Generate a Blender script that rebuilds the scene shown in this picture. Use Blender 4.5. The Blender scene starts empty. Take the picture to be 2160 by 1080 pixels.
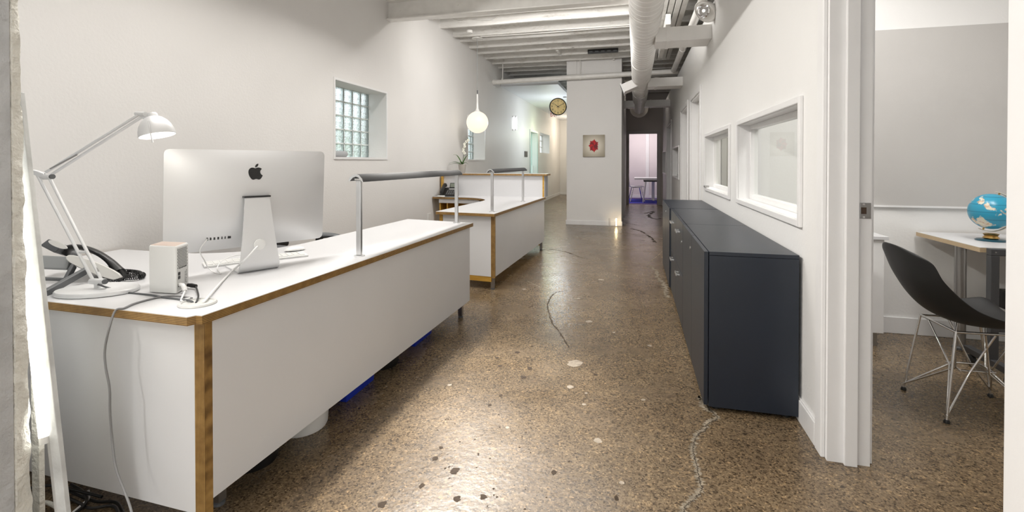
import bpy, bmesh, math, random
from mathutils import Vector, Matrix, noise
random.seed(7)
C = bpy.context.scene
COL = C.collection
PI = math.pi

# ------------------------------------------------------------------ camera
F, UC, VC, H = 1010.0, 1080.0, 353.6, 1.2
YAW, PITCH = math.radians(14.43), math.radians(0.6)
cam_d = bpy.data.cameras.new('camera')
cam = bpy.data.objects.new('camera', cam_d); COL.objects.link(cam)
cam.location = (0, 0, H)
cam.rotation_euler = (PI/2 - PITCH, 0, YAW)
cam_d.sensor_width = 36; cam_d.lens = 36*F/2160
cam_d.shift_y = -(540 - VC)/2160
cam_d.clip_start = 0.05; cam_d.clip_end = 200
C.camera = cam

# ------------------------------------------------------------------ world, exposure
C.view_settings.view_transform = 'Standard'
C.view_settings.look = 'None'
C.view_settings.gamma = 1
C.view_settings.use_curve_mapping = False
C.view_settings.exposure = 0.0
w = bpy.data.worlds.new('world'); C.world = w; w.use_nodes = True
bg = w.node_tree.nodes['Background']
bg.inputs[0].default_value = (0.90, 0.95, 1.0, 1); bg.inputs[1].default_value = 2.2

def area(name, loc, size, power, color=(1, .96, .90), rot=(0, 0, 0), spread=PI):
    l = bpy.data.lights.new(name, 'AREA'); l.shape = 'RECTANGLE'
    l.size, l.size_y = size; l.energy = power; l.color = color; l.spread = spread
    o = bpy.data.objects.new(name, l); COL.objects.link(o); o.location = loc; o.rotation_euler = rot
    return o
def point(name, loc, power, color=(1, .95, .88), r=.05):
    l = bpy.data.lights.new(name, 'POINT'); l.energy = power; l.color = color; l.shadow_soft_size = r
    o = bpy.data.objects.new(name, l); COL.objects.link(o); o.location = loc
    return o
# row of ceiling fixtures above the frame, followed by added fill lights
for k, y in enumerate((-1.6, 0.2, 1.9, 3.6)):
    area('ceiling_light_and_fill', (-1.90, y, 3.05), (.14, 1.2), 36, (1, .965, .92), (0, -.42, 0), 2.7)
area('ceiling_light_and_fill', (-.45, 1.0, 3.1), (.6, 2.4), 6, (1, .97, .94))  # added overhead fill for the general ambient level
area('ceiling_light_and_fill', (-.85, 5.50, 3.12), (1.2, .35), 58, (1, .97, .94), (.35, 0, 0))  # added fill hidden behind the steel beam, brightens the pillar end
area('ceiling_light_and_fill', (-.85, 5.16, 2.94), (2.0, .1), 20, (1, .975, .95), (PI/2 + .12, 0, 0))  # added fill behind the beam, aimed down the room at the joist faces
area('front_fill', (-.8, -3.2, 1.7), (3.6, 3.0), 28, (1, .97, .93), (PI/2, 0, 0))  # added frontal fill from behind the camera
area('office_light_and_fill', (1.75, 2.45, 2.72), (.5, .9), 30, (1, .97, .94))
area('office_light_and_fill', (1.2, 3.2, 2.72), (.4, .4), 9, (1, .97, .94))  # added fill to brighten the back wall behind the large window
area('office_light_and_fill', (1.9, 5.6, 2.72), (.8, 1.2), 48)
area('meeting_room_fixture', (.3, 15.6, 2.7), (1.4, 1.2), 48, (1, .93, .94))
point('corridor_light_and_fill', (-1.9, 16.6, 2.3), 28, (1, .86, .68), .1)
point('corridor_light_and_fill', (-1.8, 11.6, 2.0), 22, (.86, .93, 1.0), .12)  # added cool fill that boosts the wall tubes' glow on the soffit
point('corridor_light_and_fill', (-2.3, 13.0, 2.0), 8, (.85, 1.0, .62), .12)  # added green fill, stands in for coloured light from the glass door
area('hall_fixture', (.3, 12.2, 3.3), (.3, .3), 3, (1, .9, .8))
def track_spot(loc, aim, power, deg):
    l = bpy.data.lights.new('track_spot', 'SPOT'); l.energy = power; l.spot_size = math.radians(deg); l.spot_blend = 1; l.shadow_soft_size = .06; l.color = (1, .96, .9)
    o = bpy.data.objects.new('track_spot', l); COL.objects.link(o); o.location = loc
    o.rotation_euler = (Vector(aim)-Vector(loc)).to_track_quat('-Z', 'Y').to_euler()
track_spot((-1.7, 4.75, 2.98), (-.62, 2.45, 0), 850, 20)
track_spot((-1.7, 4.0, 2.98), (-.82, 1.75, 0), 700, 20)

# ------------------------------------------------------------------ helpers
_cp, _sp, _cy, _sy = math.cos(PITCH), math.sin(PITCH), math.cos(YAW), math.sin(YAW)
FW = Vector((-_sy*_cp, _cy*_cp, -_sp)); RT = Vector((_cy, _sy, 0)); UP = RT.cross(FW)
EYE = Vector((0, 0, H))
def ray(u, v): return FW + RT*((u-UC)/F) + UP*((VC-v)/F)
def pt(u, v, t): return EYE + ray(u, v)*t                    # at depth t
def pz(u, v, z): d = ray(u, v); return EYE + d*((z-H)/d.z)    # on a level plane
def pX(u, v, x): d = ray(u, v); return EYE + d*(x/d.x)        # on a plane along the room
def pY(u, v, y): d = ray(u, v); return EYE + d*(y/d.y)        # on a plane across the room

def cr(pts, n=8):
    """Catmull-Rom through the points."""
    P = [Vector(p) for p in pts]; P = [P[0]*2-P[1]] + P + [P[-1]*2-P[-2]]; out = []
    for i in range(1, len(P)-2):
        a, b, c, d = P[i-1], P[i], P[i+1], P[i+2]
        for k in range(n):
            t = k/n
            out.append(.5*((2*b) + (c-a)*t + (2*a-5*b+4*c-d)*t*t + (3*b-a-3*c+d)*t**3))
    out.append(P[-2]); return out

class MB:
    def __init__(s): s.bm = bmesh.new()
    def face(s, vs):
        try: return s.bm.faces.new(vs)
        except ValueError: return None
    def hexa(s, c):
        v = [s.bm.verts.new(p) for p in c]
        for f in ((0,3,2,1),(4,5,6,7),(0,1,5,4),(1,2,6,5),(2,3,7,6),(3,0,4,7)): s.face([v[i] for i in f])
        return s
    def box(s, x0, x1, y0, y1, z0, z1):
        return s.hexa([(x0,y0,z0),(x1,y0,z0),(x1,y1,z0),(x0,y1,z0),(x0,y0,z1),(x1,y0,z1),(x1,y1,z1),(x0,y1,z1)])
    def obox(s, c, ax, ay, az):
        """box with centre c and half-axis vectors."""
        c, ax, ay, az = map(Vector, (c, ax, ay, az))
        return s.hexa([c-ax-ay-az, c+ax-ay-az, c+ax+ay-az, c-ax+ay-az, c-ax-ay+az, c+ax-ay+az, c+ax+ay+az, c-ax+ay+az])
    def bar(s, p0, p1, w, h, side=None):
        p0, p1 = Vector(p0), Vector(p1); d = (p1-p0); L = d.length; d.normalize()
        side = Vector(side) if side else (Vector((0,0,1)) if abs(d.z) < .9 else Vector((1,0,0)))
        a = d.cross(side).normalized(); b = a.cross(d).normalized()
        return s.obox((p0+p1)/2, a*w/2, b*h/2, d*L/2)
    def loft(s, rings, closed=True, caps=True):
        R = [[s.bm.verts.new(p) for p in r] for r in rings]; n = len(R[0])
        for i in range(len(R)-1):
            for k in range(n if closed else n-1):
                s.face([R[i][k], R[i][(k+1)%n], R[i+1][(k+1)%n], R[i+1][k]])
        if caps:
            s.face(list(reversed(R[0]))); s.face(R[-1])
        return s
    def tube(s, pts, r, n=8, caps=True):
        P = [Vector(p) for p in pts]; rings = []; ref = None
        for i, p in enumerate(P):
            d = (P[min(i+1, len(P)-1)] - P[max(i-1, 0)]).normalized()
            if ref is None:
                ref = d.cross(Vector((0,0,1)) if abs(d.z) < .9 else Vector((1,0,0))).normalized()
            ref = (ref - d*ref.dot(d)).normalized(); b = d.cross(ref)
            rr = r[i] if isinstance(r, (list, tuple)) else r
            rings.append([p + (ref*math.cos(2*PI*k/n) + b*math.sin(2*PI*k/n))*rr for k in range(n)])
        return s.loft(rings, True, caps)
    def prism(s, poly, z0, z1):
        return s.loft([[(x, y, z0) for x, y in poly], [(x, y, z1) for x, y in poly]])
    def lathe(s, prof, c=(0,0,0), n=24, M=None, caps=True):
        """prof [(r, z)] round the Z axis; M turns it."""
        M = M or Matrix.Identity(3); c = Vector(c)
        rings = [[c + M @ Vector((max(r, 1e-5)*math.cos(2*PI*k/n), max(r, 1e-5)*math.sin(2*PI*k/n), z)) for k in range(n)] for r, z in prof]
        return s.loft(rings, True, caps)
    def ell(s, c, rx, ry, rz, n=16, m=10, M=None):
        prof = []
        M = M or Matrix.Identity(3); c = Vector(c); rings = []
        for i in range(m+1):
            a = -PI/2 + PI*i/m; cr_, z = max(math.cos(a), 1e-3), math.sin(a)
            rings.append([c + M @ Vector((rx*cr_*math.cos(2*PI*k/n), ry*cr_*math.sin(2*PI*k/n), rz*z)) for k in range(n)])
        return s.loft(rings)
    def grid(s, fn, nu, nv):
        V = [[s.bm.verts.new(fn(i/nu, j/nv)) for j in range(nv+1)] for i in range(nu+1)]
        for i in range(nu):
            for j in range(nv): s.face([V[i][j], V[i+1][j], V[i+1][j+1], V[i][j+1]])
        return s
    def poly(s, pts): s.face([s.bm.verts.new(p) for p in pts]); return s

    def build(s, name, mat, parent=None, smooth=None, bevel=0, local=False, solid=0, subsurf=0, base=False):
        """one mesh object. Under a parent the geometry is given in world space unless local."""
        bm = s.bm
        bmesh.ops.recalc_face_normals(bm, faces=bm.faces)
        if parent is not None and not local:
            bmesh.ops.transform(bm, matrix=ROOT(parent).inverted(), verts=bm.verts)
        me = bpy.data.meshes.new(name)
        loc = None
        if parent is None and base:
            xs = [v.co for v in bm.verts]
            loc = Vector(((min(v.x for v in xs)+max(v.x for v in xs))/2, (min(v.y for v in xs)+max(v.y for v in xs))/2, min(v.z for v in xs)))
            bmesh.ops.translate(bm, vec=-loc, verts=bm.verts)
        bm.to_mesh(me); bm.free()
        o = bpy.data.objects.new(name, me); COL.objects.link(o)
        me.materials.append(mat)
        if parent is not None: o.parent = parent
        if loc is not None: o.location = loc
        if smooth is not None:
            me.polygons.foreach_set('use_smooth', [True]*len(me.polygons))
            me.set_sharp_from_angle(angle=math.radians(smooth))
        if bevel:
            m = o.modifiers.new('bevel', 'BEVEL'); m.width = bevel; m.segments = 2; m.limit_method = 'ANGLE'; m.angle_limit = math.radians(40)
        if solid:
            m = o.modifiers.new('solid', 'SOLIDIFY'); m.thickness = solid; m.offset = 0
        if subsurf:
            m = o.modifiers.new('sub', 'SUBSURF'); m.levels = subsurf; m.render_levels = subsurf
        return o

def ROOT(o):
    while o.parent is not None: o = o.parent
    return Matrix.Translation(o.location) @ o.rotation_euler.to_matrix().to_4x4()
def thing(name, label, cat, loc=(0,0,0), rz=0, group=None):
    o = bpy.data.objects.new(name, None); COL.objects.link(o); o.empty_display_size = .1
    o.location = loc; o.rotation_euler = (0, 0, rz); o['label'] = label; o['category'] = cat
    if group: o['group'] = group
    return o
def tag(o, label, cat, group=None):
    o['label'] = label; o['category'] = cat
    if group: o['group'] = group
    return o
def struct(o): o['kind'] = 'structure'; return o
def sempty(name, loc=(0,0,0)):
    o = bpy.data.objects.new(name, None); COL.objects.link(o); o.location = loc; o['kind'] = 'structure'; return o
def B(*a): return MB().box(*a)

def copy_tree(o, parent=None):
    c = o.copy(); COL.objects.link(c)
    if parent is not None: c.parent = parent
    for ch in list(o.children): copy_tree(ch, c)
    return c

def text(name, body, size, mat, M, parent=None, depth=.0006):
    """lettering as a mesh; M places the text's own XY plane (world space)."""
    cu = bpy.data.curves.new(name, 'FONT'); cu.body = body; cu.size = size; cu.align_x = 'CENTER'; cu.align_y = 'CENTER'; cu.extrude = depth
    t = bpy.data.objects.new(name, cu); COL.objects.link(t)
    me = bpy.data.meshes.new_from_object(t.evaluated_get(bpy.context.evaluated_depsgraph_get()))
    bpy.data.objects.remove(t); bpy.data.curves.remove(cu)
    me.transform((ROOT(parent).inverted() if parent else Matrix.Identity(4)) @ M)
    o = bpy.data.objects.new(name, me); COL.objects.link(o); me.materials.clear(); me.materials.append(mat)
    if parent: o.parent = parent
    return o
def frame_m(o, x, y):
    x = Vector(x).normalized(); y = Vector(y); y = (y - x*y.dot(x)).normalized(); z = x.cross(y)
    M = Matrix((x, y, z)).transposed().to_4x4(); M.translation = Vector(o); return M

# ------------------------------------------------------------------ materials
def mat(name, col, rough=.5, metal=0, spec=.5, emit=None, es=0, trans=0, coat=0, bump=None, alpha=1, vary=None):
    m = bpy.data.materials.new(name); m.use_nodes = True
    nt = m.node_tree; b = nt.nodes['Principled BSDF']
    b.inputs['Base Color'].default_value = (*col, 1); b.inputs['Roughness'].default_value = rough
    b.inputs['Metallic'].default_value = metal; b.inputs['Specular IOR Level'].default_value = spec
    b.inputs['Transmission Weight'].default_value = trans; b.inputs['Coat Weight'].default_value = coat
    if emit: b.inputs['Emission Color'].default_value = (*emit, 1); b.inputs['Emission Strength'].default_value = es
    tc = nt.nodes.new('ShaderNodeTexCoord')
    if vary:                                                    # (scale, amount): mild blotches in the colour
        n = nt.nodes.new('ShaderNodeTexNoise'); n.inputs['Scale'].default_value = vary[0]; n.inputs['Detail'].default_value = 4
        r = nt.nodes.new('ShaderNodeValToRGB')
        r.color_ramp.elements[0].position = .3; r.color_ramp.elements[1].position = .7
        r.color_ramp.elements[0].color = (*[c*(1-vary[1]) for c in col], 1); r.color_ramp.elements[1].color = (*[min(1, c*(1+vary[1]*.4)) for c in col], 1)
        nt.links.new(tc.outputs['Object'], n.inputs['Vector']); nt.links.new(n.outputs['Fac'], r.inputs['Fac'])
        nt.links.new(r.outputs['Color'], b.inputs['Base Color'])
    if bump:                                                    # (scale, strength, distance)
        n = nt.nodes.new('ShaderNodeTexNoise'); n.inputs['Scale'].default_value = bump[0]; n.inputs['Detail'].default_value = 5
        bp = nt.nodes.new('ShaderNodeBump'); bp.inputs['Strength'].default_value = bump[1]; bp.inputs['Distance'].default_value = bump[2]
        nt.links.new(tc.outputs['Object'], n.inputs['Vector']); nt.links.new(n.outputs['Fac'], bp.inputs['Height'])
        nt.links.new(bp.outputs['Normal'], b.inputs['Normal'])
    return m

WALL = mat('wall_paint', (.80, .785, .765), .55, bump=(60, .12, .01), vary=(1.3, .03))
WALLR = mat('wall_paint_right', (.83, .825, .81), .5, bump=(60, .1, .01), vary=(1.3, .02))
TRIM = mat('trim_paint', (.83, .825, .82), .32, bump=(30, .08, .01), vary=(9, .02))
LAM = mat('white_laminate', (.64, .64, .65), .28, vary=(2, .015))
LAMP_ = mat('white_panel', (.74, .745, .755), .35, vary=(1.7, .03))
CREAM = mat('rough_plaster', (.80, .785, .72), .9, bump=(35, .8, .02), vary=(14, .08))
GREYP = mat('grey_masonry_paint', (.55, .56, .57), .6, bump=(28, .6, .02), vary=(7, .2))
STEEL = mat('steel', (.42, .41, .40), .32, 1)
ALU = mat('anodised_aluminium', (.72, .72, .72), .3, 1, vary=(20, .04))
ALUL = mat('satin_aluminium', (.76, .765, .77), .48, .6)
CHROME = mat('chrome', (.75, .74, .73), .12, 1)
RAIL = mat('grey_rail_metal', (.05, .05, .051), .6, .0, .2)
NAVY = mat('dark_slate_laminate', (.008, .014, .026), .36, spec=.6, vary=(4, .12))
BLACK = mat('black_plastic', (.012, .012, .012), .4)
BLACKM = mat('matte_black_shell', (.014, .014, .014), .48, bump=(300, .05, .002))
DKGREY = mat('dark_grey_plastic', (.10, .105, .11), .42)
DKSTEEL = mat('dark_painted_steel', (.05, .05, .052), .45)
WPLAST = mat('white_plastic', (.82, .82, .80), .3)
GPLAST = mat('grey_plastic', (.30, .31, .31), .4)
CABLEG = mat('grey_cable_jacket', (.22, .22, .22), .5)
CABLEW = mat('white_cable_jacket', (.8, .8, .79), .4)
BLUEBIN = mat('blue_plastic', (.01, .04, .50), .4)
PVC = mat('white_pipe', (.86, .845, .81), .35, vary=(12, .06))
DUCT = mat('duct_paint', (.86, .845, .82), .42, vary=(8, .04))
LEAF = mat('leaf', (.07, .16, .035), .4, vary=(20, .3))
PETAL = mat('petal', (.85, .85, .74), .5)
POT = mat('taupe_pot', (.38, .35, .31), .35)
RED = mat('exit_red', (.55, .004, .03), .5, spec=.2)
GLOW = mat('opal_glass_lit', (.25, .23, .19), .3, emit=(1.0, .87, .68), es=1.05)
TUBE = mat('lit_tube', (.9, .9, .9), .3, emit=(1, .99, .93), es=10)
TUBEC = mat('lit_tube_cool', (.9, .9, .9), .3, emit=(.92, .96, 1), es=2)
BULB = mat('lit_bulb', (.9, .9, .9), .3, emit=(1, .96, .88), es=5)
SPOT = mat('lit_downlight', (.9, .9, .9), .3, emit=(1, .97, .92), es=6)
CARPET = mat('blue_carpet', (.03, .035, .42), .95, bump=(200, .5, .01), vary=(3, .15))
PURPLE = mat('purple_carpet', (.12, .08, .22), .95, bump=(200, .5, .01))
LILAC = mat('meeting_room_paint', (.74, .68, .68), .6, vary=(2, .03))
PINB = mat('grey_fabric_board', (.54, .525, .505), .85, bump=(250, .2, .003), vary=(2.5, .03))
TAUPE = mat('dim_hall_paint', (.42, .385, .36), .6, vary=(2, .05))  # low light at the hall end is put into this darker colour
CANVAS = mat('canvas_edge', (.45, .41, .34), .8)
BRASS = mat('brass', (.62, .40, .14), .3, 1)
DOORW = mat('door_paint', (.80, .785, .755), .35)

def ramp_mat(name, build_fn, rough=.5):
    m = bpy.data.materials.new(name); m.use_nodes = True
    build_fn(m.node_tree, m.node_tree.nodes['Principled BSDF']); return m
def nodes(nt, kind, **kw):
    n = nt.nodes.new(kind)
    for k, v in kw.items():
        if k in n.inputs: n.inputs[k].default_value = v
        else: setattr(n, k, v)
    return n
def ramp(nt, fac, stops, interp='LINEAR'):
    r = nt.nodes.new('ShaderNodeValToRGB'); cr_ = r.color_ramp; cr_.interpolation = interp
    while len(cr_.elements) < len(stops): cr_.elements.new(.5)
    for e, (p, c) in zip(cr_.elements, stops): e.position = p; e.color = (*c, 1) if len(c) == 3 else c
    nt.links.new(fac, r.inputs['Fac']); return r.outputs['Color']
def mixc(nt, fac, a, b, mode='MIX'):
    m = nt.nodes.new('ShaderNodeMix'); m.data_type = 'RGBA'; m.blend_type = mode
    for sock, v in ((m.inputs[0], fac), (m.inputs[6], a), (m.inputs[7], b)):
        if hasattr(v, 'is_output'): nt.links.new(v, sock)
        else: sock.default_value = v if not isinstance(v, tuple) or len(v) == 4 else (*v, 1)
    return m.outputs[2]

def ply_fn(axis):
    def fn(nt, b):
        tc = nodes(nt, 'ShaderNodeTexCoord')
        wv = nodes(nt, 'ShaderNodeTexWave', Scale=62.0, Distortion=1.2, Detail=1.0); wv.bands_direction = axis
        wv.inputs['Detail Scale'].default_value = .4
        nt.links.new(tc.outputs['Object'], wv.inputs['Vector'])
        col = ramp(nt, wv.outputs['Fac'], [(.15, (.13, .066, .018)), (.5, (.34, .195, .055)), (.85, (.46, .285, .095))])
        n = nodes(nt, 'ShaderNodeTexNoise', Scale=30.0, Detail=4.0); nt.links.new(tc.outputs['Object'], n.inputs['Vector'])
        sp = ramp(nt, n.outputs['Fac'], [(.35, (.72, .68, .62)), (.65, (1, 1, 1))])
        nt.links.new(mixc(nt, 1.0, col, sp, 'MULTIPLY'), b.inputs['Base Color']); b.inputs['Roughness'].default_value = .42
    return fn
PLY = ramp_mat('plywood_edge', ply_fn('Z'))
PLYV = ramp_mat('plywood_edge_upright', ply_fn('X'))
def wood_fn(nt, b):
    tc = nodes(nt, 'ShaderNodeTexCoord'); mp = nodes(nt, 'ShaderNodeMapping'); mp.inputs['Scale'].default_value = (3, 3, 22)
    n = nodes(nt, 'ShaderNodeTexNoise', Scale=2.5, Detail=5.0)
    nt.links.new(tc.outputs['Object'], mp.inputs['Vector']); nt.links.new(mp.outputs['Vector'], n.inputs['Vector'])
    nt.links.new(ramp(nt, n.outputs['Fac'], [(.3, (.47, .25, .035)), (.7, (.62, .36, .06))]), b.inputs['Base Color']); b.inputs['Roughness'].default_value = .45
WOOD = ramp_mat('varnished_plywood', wood_fn)
def pale_fn(nt, b):
    tc = nodes(nt, 'ShaderNodeTexCoord')
    wv = nodes(nt, 'ShaderNodeTexWave', Scale=62.0, Distortion=1.0, Detail=1.0); wv.bands_direction = 'Z'
    nt.links.new(tc.outputs['Object'], wv.inputs['Vector'])
    nt.links.new(ramp(nt, wv.outputs['Fac'], [(.2, (.36, .25, .14)), (.8, (.55, .43, .28))]), b.inputs['Base Color']); b.inputs['Roughness'].default_value = .5
PALEPLY = ramp_mat('pale_plywood_edge', pale_fn)

def joist_fn(nt, b):
    tc = nodes(nt, 'ShaderNodeTexCoord'); mp = nodes(nt, 'ShaderNodeMapping'); mp.inputs['Scale'].default_value = (1, 1, 3)
    n = nodes(nt, 'ShaderNodeTexNoise', Scale=3.5, Detail=8.0, Roughness=.75)
    nt.links.new(tc.outputs['Object'], mp.inputs['Vector']); nt.links.new(mp.outputs['Vector'], n.inputs['Vector'])
    c = ramp(nt, n.outputs['Fac'], [(.28, (.12, .10, .08)), (.35, (.68, .655, .61)), (.48, (.85, .835, .80)), (.75, (.88, .87, .84))])
    nt.links.new(c, b.inputs['Base Color']); b.inputs['Roughness'].default_value = .6
    bp = nodes(nt, 'ShaderNodeBump', Strength=.35, Distance=.02); nt.links.new(n.outputs['Fac'], bp.inputs['Height']); nt.links.new(bp.outputs['Normal'], b.inputs['Normal'])
JOIST = ramp_mat('old_white_timber', joist_fn)

def floor_fn(nt, b):
    tc = nodes(nt, 'ShaderNodeTexCoord'); V = tc.outputs['Object']
    def N(scale, detail=4.0, rough=.6):
        n = nodes(nt, 'ShaderNodeTexNoise', Scale=scale, Detail=detail, Roughness=rough); nt.links.new(V, n.inputs['Vector']); return n.outputs['Fac']
    base = ramp(nt, N(.9, 6.0, .65), [(.30, (.130, .094, .058)), (.5, (.190, .141, .088)), (.72, (.245, .188, .122))])
    mid = ramp(nt, N(9.0, 5.0, .7), [(.3, (.80, .79, .78)), (.7, (1.14, 1.13, 1.12))])
    col = mixc(nt, 1.0, base, mid, 'MULTIPLY')
    vo = nodes(nt, 'ShaderNodeTexVoronoi', Scale=165.0); nt.links.new(V, vo.inputs['Vector'])
    sx = nodes(nt, 'ShaderNodeSeparateColor'); nt.links.new(vo.outputs['Color'], sx.inputs[0])
    agg = ramp(nt, sx.outputs[0], [(.0, (.30, .27, .24)), (.12, (.66, .62, .57)), (.40, (1, .98, .95)), (.80, (1.15, 1.12, 1.06)), (.94, (1.7, 1.62, 1.48))], 'CONSTANT')
    col = mixc(nt, .9, col, mixc(nt, 1.0, col, agg, 'MULTIPLY'))
    v2 = nodes(nt, 'ShaderNodeTexVoronoi', Scale=85.0); nt.links.new(V, v2.inputs['Vector'])
    s2 = nodes(nt, 'ShaderNodeSeparateColor'); nt.links.new(v2.outputs['Color'], s2.inputs[0])
    peb = ramp(nt, s2.outputs[1], [(.0, (.50, .48, .46)), (.07, (1, 1, 1)), (.94, (1.45, 1.4, 1.3))], 'CONSTANT')
    col = mixc(nt, .8, col, mixc(nt, 1.0, col, peb, 'MULTIPLY'))
    fine = ramp(nt, N(420.0, 3.0, .7), [(.33, (.40, .37, .33)), (.47, (.95, .95, .95)), (.62, (1.08, 1.07, 1.05)), (.72, (1.5, 1.45, 1.35))])
    col = mixc(nt, .7, col, mixc(nt, 1.0, col, fine, 'MULTIPLY'))
    nt.links.new(col, b.inputs['Base Color'])
    rr = nodes(nt, 'ShaderNodeMapRange'); rr.inputs[3].default_value = .16; rr.inputs[4].default_value = .36
    nt.links.new(N(3.0, 5.0), rr.inputs[0]); nt.links.new(rr.outputs[0], b.inputs['Roughness'])
    b.inputs['Specular IOR Level'].default_value = .55
    bp = nodes(nt, 'ShaderNodeBump', Strength=.10, Distance=.01); nt.links.new(N(34.0, 6.0), bp.inputs['Height']); nt.links.new(bp.outputs['Normal'], b.inputs['Normal'])
CONC = ramp_mat('polished_concrete', floor_fn)
CRACK = mat('crack_filler', (.30, .25, .18), .5, bump=(120, .6, .01), vary=(30, .5))
CRACKD = mat('open_crack', (.06, .045, .03), .8)
SPOTS = mat('pale_patch', (.38, .32, .25), .5, spec=.3, vary=(40, .4))
CHIP = mat('dark_chip', (.07, .05, .035), .7, spec=.15, vary=(60, .4))

def thin_glass(name, tint=(1, 1, 1), refl=1.0, rough=0.0):
    m = bpy.data.materials.new(name); m.use_nodes = True; nt = m.node_tree; nt.nodes.clear()
    out = nt.nodes.new('ShaderNodeOutputMaterial'); t = nodes(nt, 'ShaderNodeBsdfTransparent'); t.inputs[0].default_value = (*tint, 1)
    g = nodes(nt, 'ShaderNodeBsdfGlossy'); g.inputs['Roughness'].default_value = rough
    fr = nodes(nt, 'ShaderNodeFresnel'); fr.inputs[0].default_value = 1.5
    mx = nt.nodes.new('ShaderNodeMixShader')
    ma = nodes(nt, 'ShaderNodeMath', operation='MULTIPLY'); ma.inputs[1].default_value = refl; ma.use_clamp = True
    ge = nt.nodes.new('ShaderNodeNewGeometry'); fa = nodes(nt, 'ShaderNodeMath', operation='SUBTRACT'); fa.inputs[0].default_value = 1.0
    nt.links.new(ge.outputs['Backfacing'], fa.inputs[1])        # reflect once, on the outer face of the pane
    mb_ = nodes(nt, 'ShaderNodeMath', operation='MULTIPLY'); nt.links.new(fr.outputs[0], mb_.inputs[0]); nt.links.new(fa.outputs[0], mb_.inputs[1])
    nt.links.new(mb_.outputs[0], ma.inputs[0]); nt.links.new(ma.outputs[0], mx.inputs[0])
    nt.links.new(t.outputs[0], mx.inputs[1]); nt.links.new(g.outputs[0], mx.inputs[2]); nt.links.new(mx.outputs[0], out.inputs[0])
    return m
GLASS = thin_glass('window_glass', (.97, .98, .97), .6)
GLASSD = thin_glass('door_glass', (.80, .93, .90))
ACRYL = thin_glass('clear_acrylic', (.97, .97, .98))
def block_fn():
    m = bpy.data.materials.new('glass_block'); m.use_nodes = True; nt = m.node_tree; nt.nodes.clear()
    out = nt.nodes.new('ShaderNodeOutputMaterial'); tc = nodes(nt, 'ShaderNodeTexCoord')
    n = nodes(nt, 'ShaderNodeTexNoise', Scale=30.0, Detail=2.0, Distortion=1.0); nt.links.new(tc.outputs['Object'], n.inputs['Vector'])
    bp = nodes(nt, 'ShaderNodeBump', Strength=1.0, Distance=.03); nt.links.new(n.outputs['Fac'], bp.inputs['Height'])
    rf = nodes(nt, 'ShaderNodeBsdfRefraction', Roughness=.04, IOR=1.14); rf.inputs[0].default_value = (.885, .915, .905, 1)
    gl = nodes(nt, 'ShaderNodeBsdfGlossy', Roughness=.08); tr = nodes(nt, 'ShaderNodeBsdfTransparent'); tr.inputs[0].default_value = (.885, .915, .905, 1)
    nt.links.new(bp.outputs['Normal'], rf.inputs['Normal']); nt.links.new(bp.outputs['Normal'], gl.inputs['Normal'])
    m1 = nt.nodes.new('ShaderNodeMixShader'); m1.inputs[0].default_value = .25
    m2 = nt.nodes.new('ShaderNodeMixShader'); m2.inputs[0].default_value = .08
    nt.links.new(rf.outputs[0], m1.inputs[1]); nt.links.new(tr.outputs[0], m1.inputs[2])
    nt.links.new(m1.outputs[0], m2.inputs[1]); nt.links.new(gl.outputs[0], m2.inputs[2])
    nt.links.new(m2.outputs[0], out.inputs[0]); return m
BLOCK = block_fn()
MORTAR = mat('block_mortar', (.78, .82, .80), .7)
FOLI = mat('outdoor_foliage', (.40, .55, .28), .7, vary=(5, .5))

# ================================================================== THE SETTING
XL, XR, ZD = -2.75, .75, 3.40
floor = struct(MB().box(-3.05, 3.5, -4, 18.3, -.12, 0).build('floor', CONC))
def crack(pix, wid, m, jit=.5, z=.0008, n=16):
    P = cr([pz(u, v, z) for u, v in pix], n); b = MB(); L = []
    for i, p in enumerate(P):
        d = (P[min(i+1, len(P)-1)] - P[max(i-1, 0)]).normalized(); s = Vector((-d.y, d.x, 0))
        p = p + s*(random.random()-.5)*wid*1.6*jit
        ww = wid*(1 + (random.random()-.5)*2*jit)*(.35 if i in (0, len(P)-1) else 1)
        L.append((p - s*ww/2, p + s*ww/2))
    bm = b.bm; V = [(bm.verts.new(a), bm.verts.new(c)) for a, c in L]
    for i in range(len(V)-1): b.face([V[i][0], V[i][1], V[i+1][1], V[i+1][0]])
    return b.build('crack', m, floor)
near = [(1487,848),(1496,862),(1512,880),(1490,893),(1488,905),(1470,915),(1462,938),(1461,952),(1468,975),(1472,1000),(1479,1030),(1462,1052),(1448,1062),(1440,1085)]
crack(near, .019, CRACK, .55); crack([(u+1, v+2) for u, v in near], .005, CRACKD, .9, .0012)
crack([(1487,850),(1478,838),(1484,858),(1502,868)], .022, CRACK, .8)
far1 = [(1368,560),(1384,572),(1390,590),(1402,600),(1404,616),(1412,628)]
crack(far1, .035, CRACK, .7); crack([(1366,556),(1384,542),(1398,530)], .012, CRACK, .6)
crack([(1060,532),(1130,520),(1196,531),(1236,546),(1300,552),(1366,556)], .012, CRACK, .6)
crack([(1198,612),(1170,618),(1156,640),(1158,660),(1166,682),(1180,700),(1200,733)], .008, CRACKD, .7)
crack([(1112,593),(1142,607)], .014, CRACK, .6); crack([(1200,533),(1222,542),(1240,545)], .008, CRACKD, .8)
crack([(1360,450),(1378,446),(1368,456),(1384,462),(1396,460)], .05, CRACKD, .8)
crack([(1330,482),(1352,488),(1372,500),(1384,512)], .03, CRACKD, .7)
crack([(1318,470),(1345,475)], .02, CRACKD, .7)
crack([(1140,528),(1160,526),(1192,531),(1206,536)], .02, CRACKD, .7)
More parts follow.
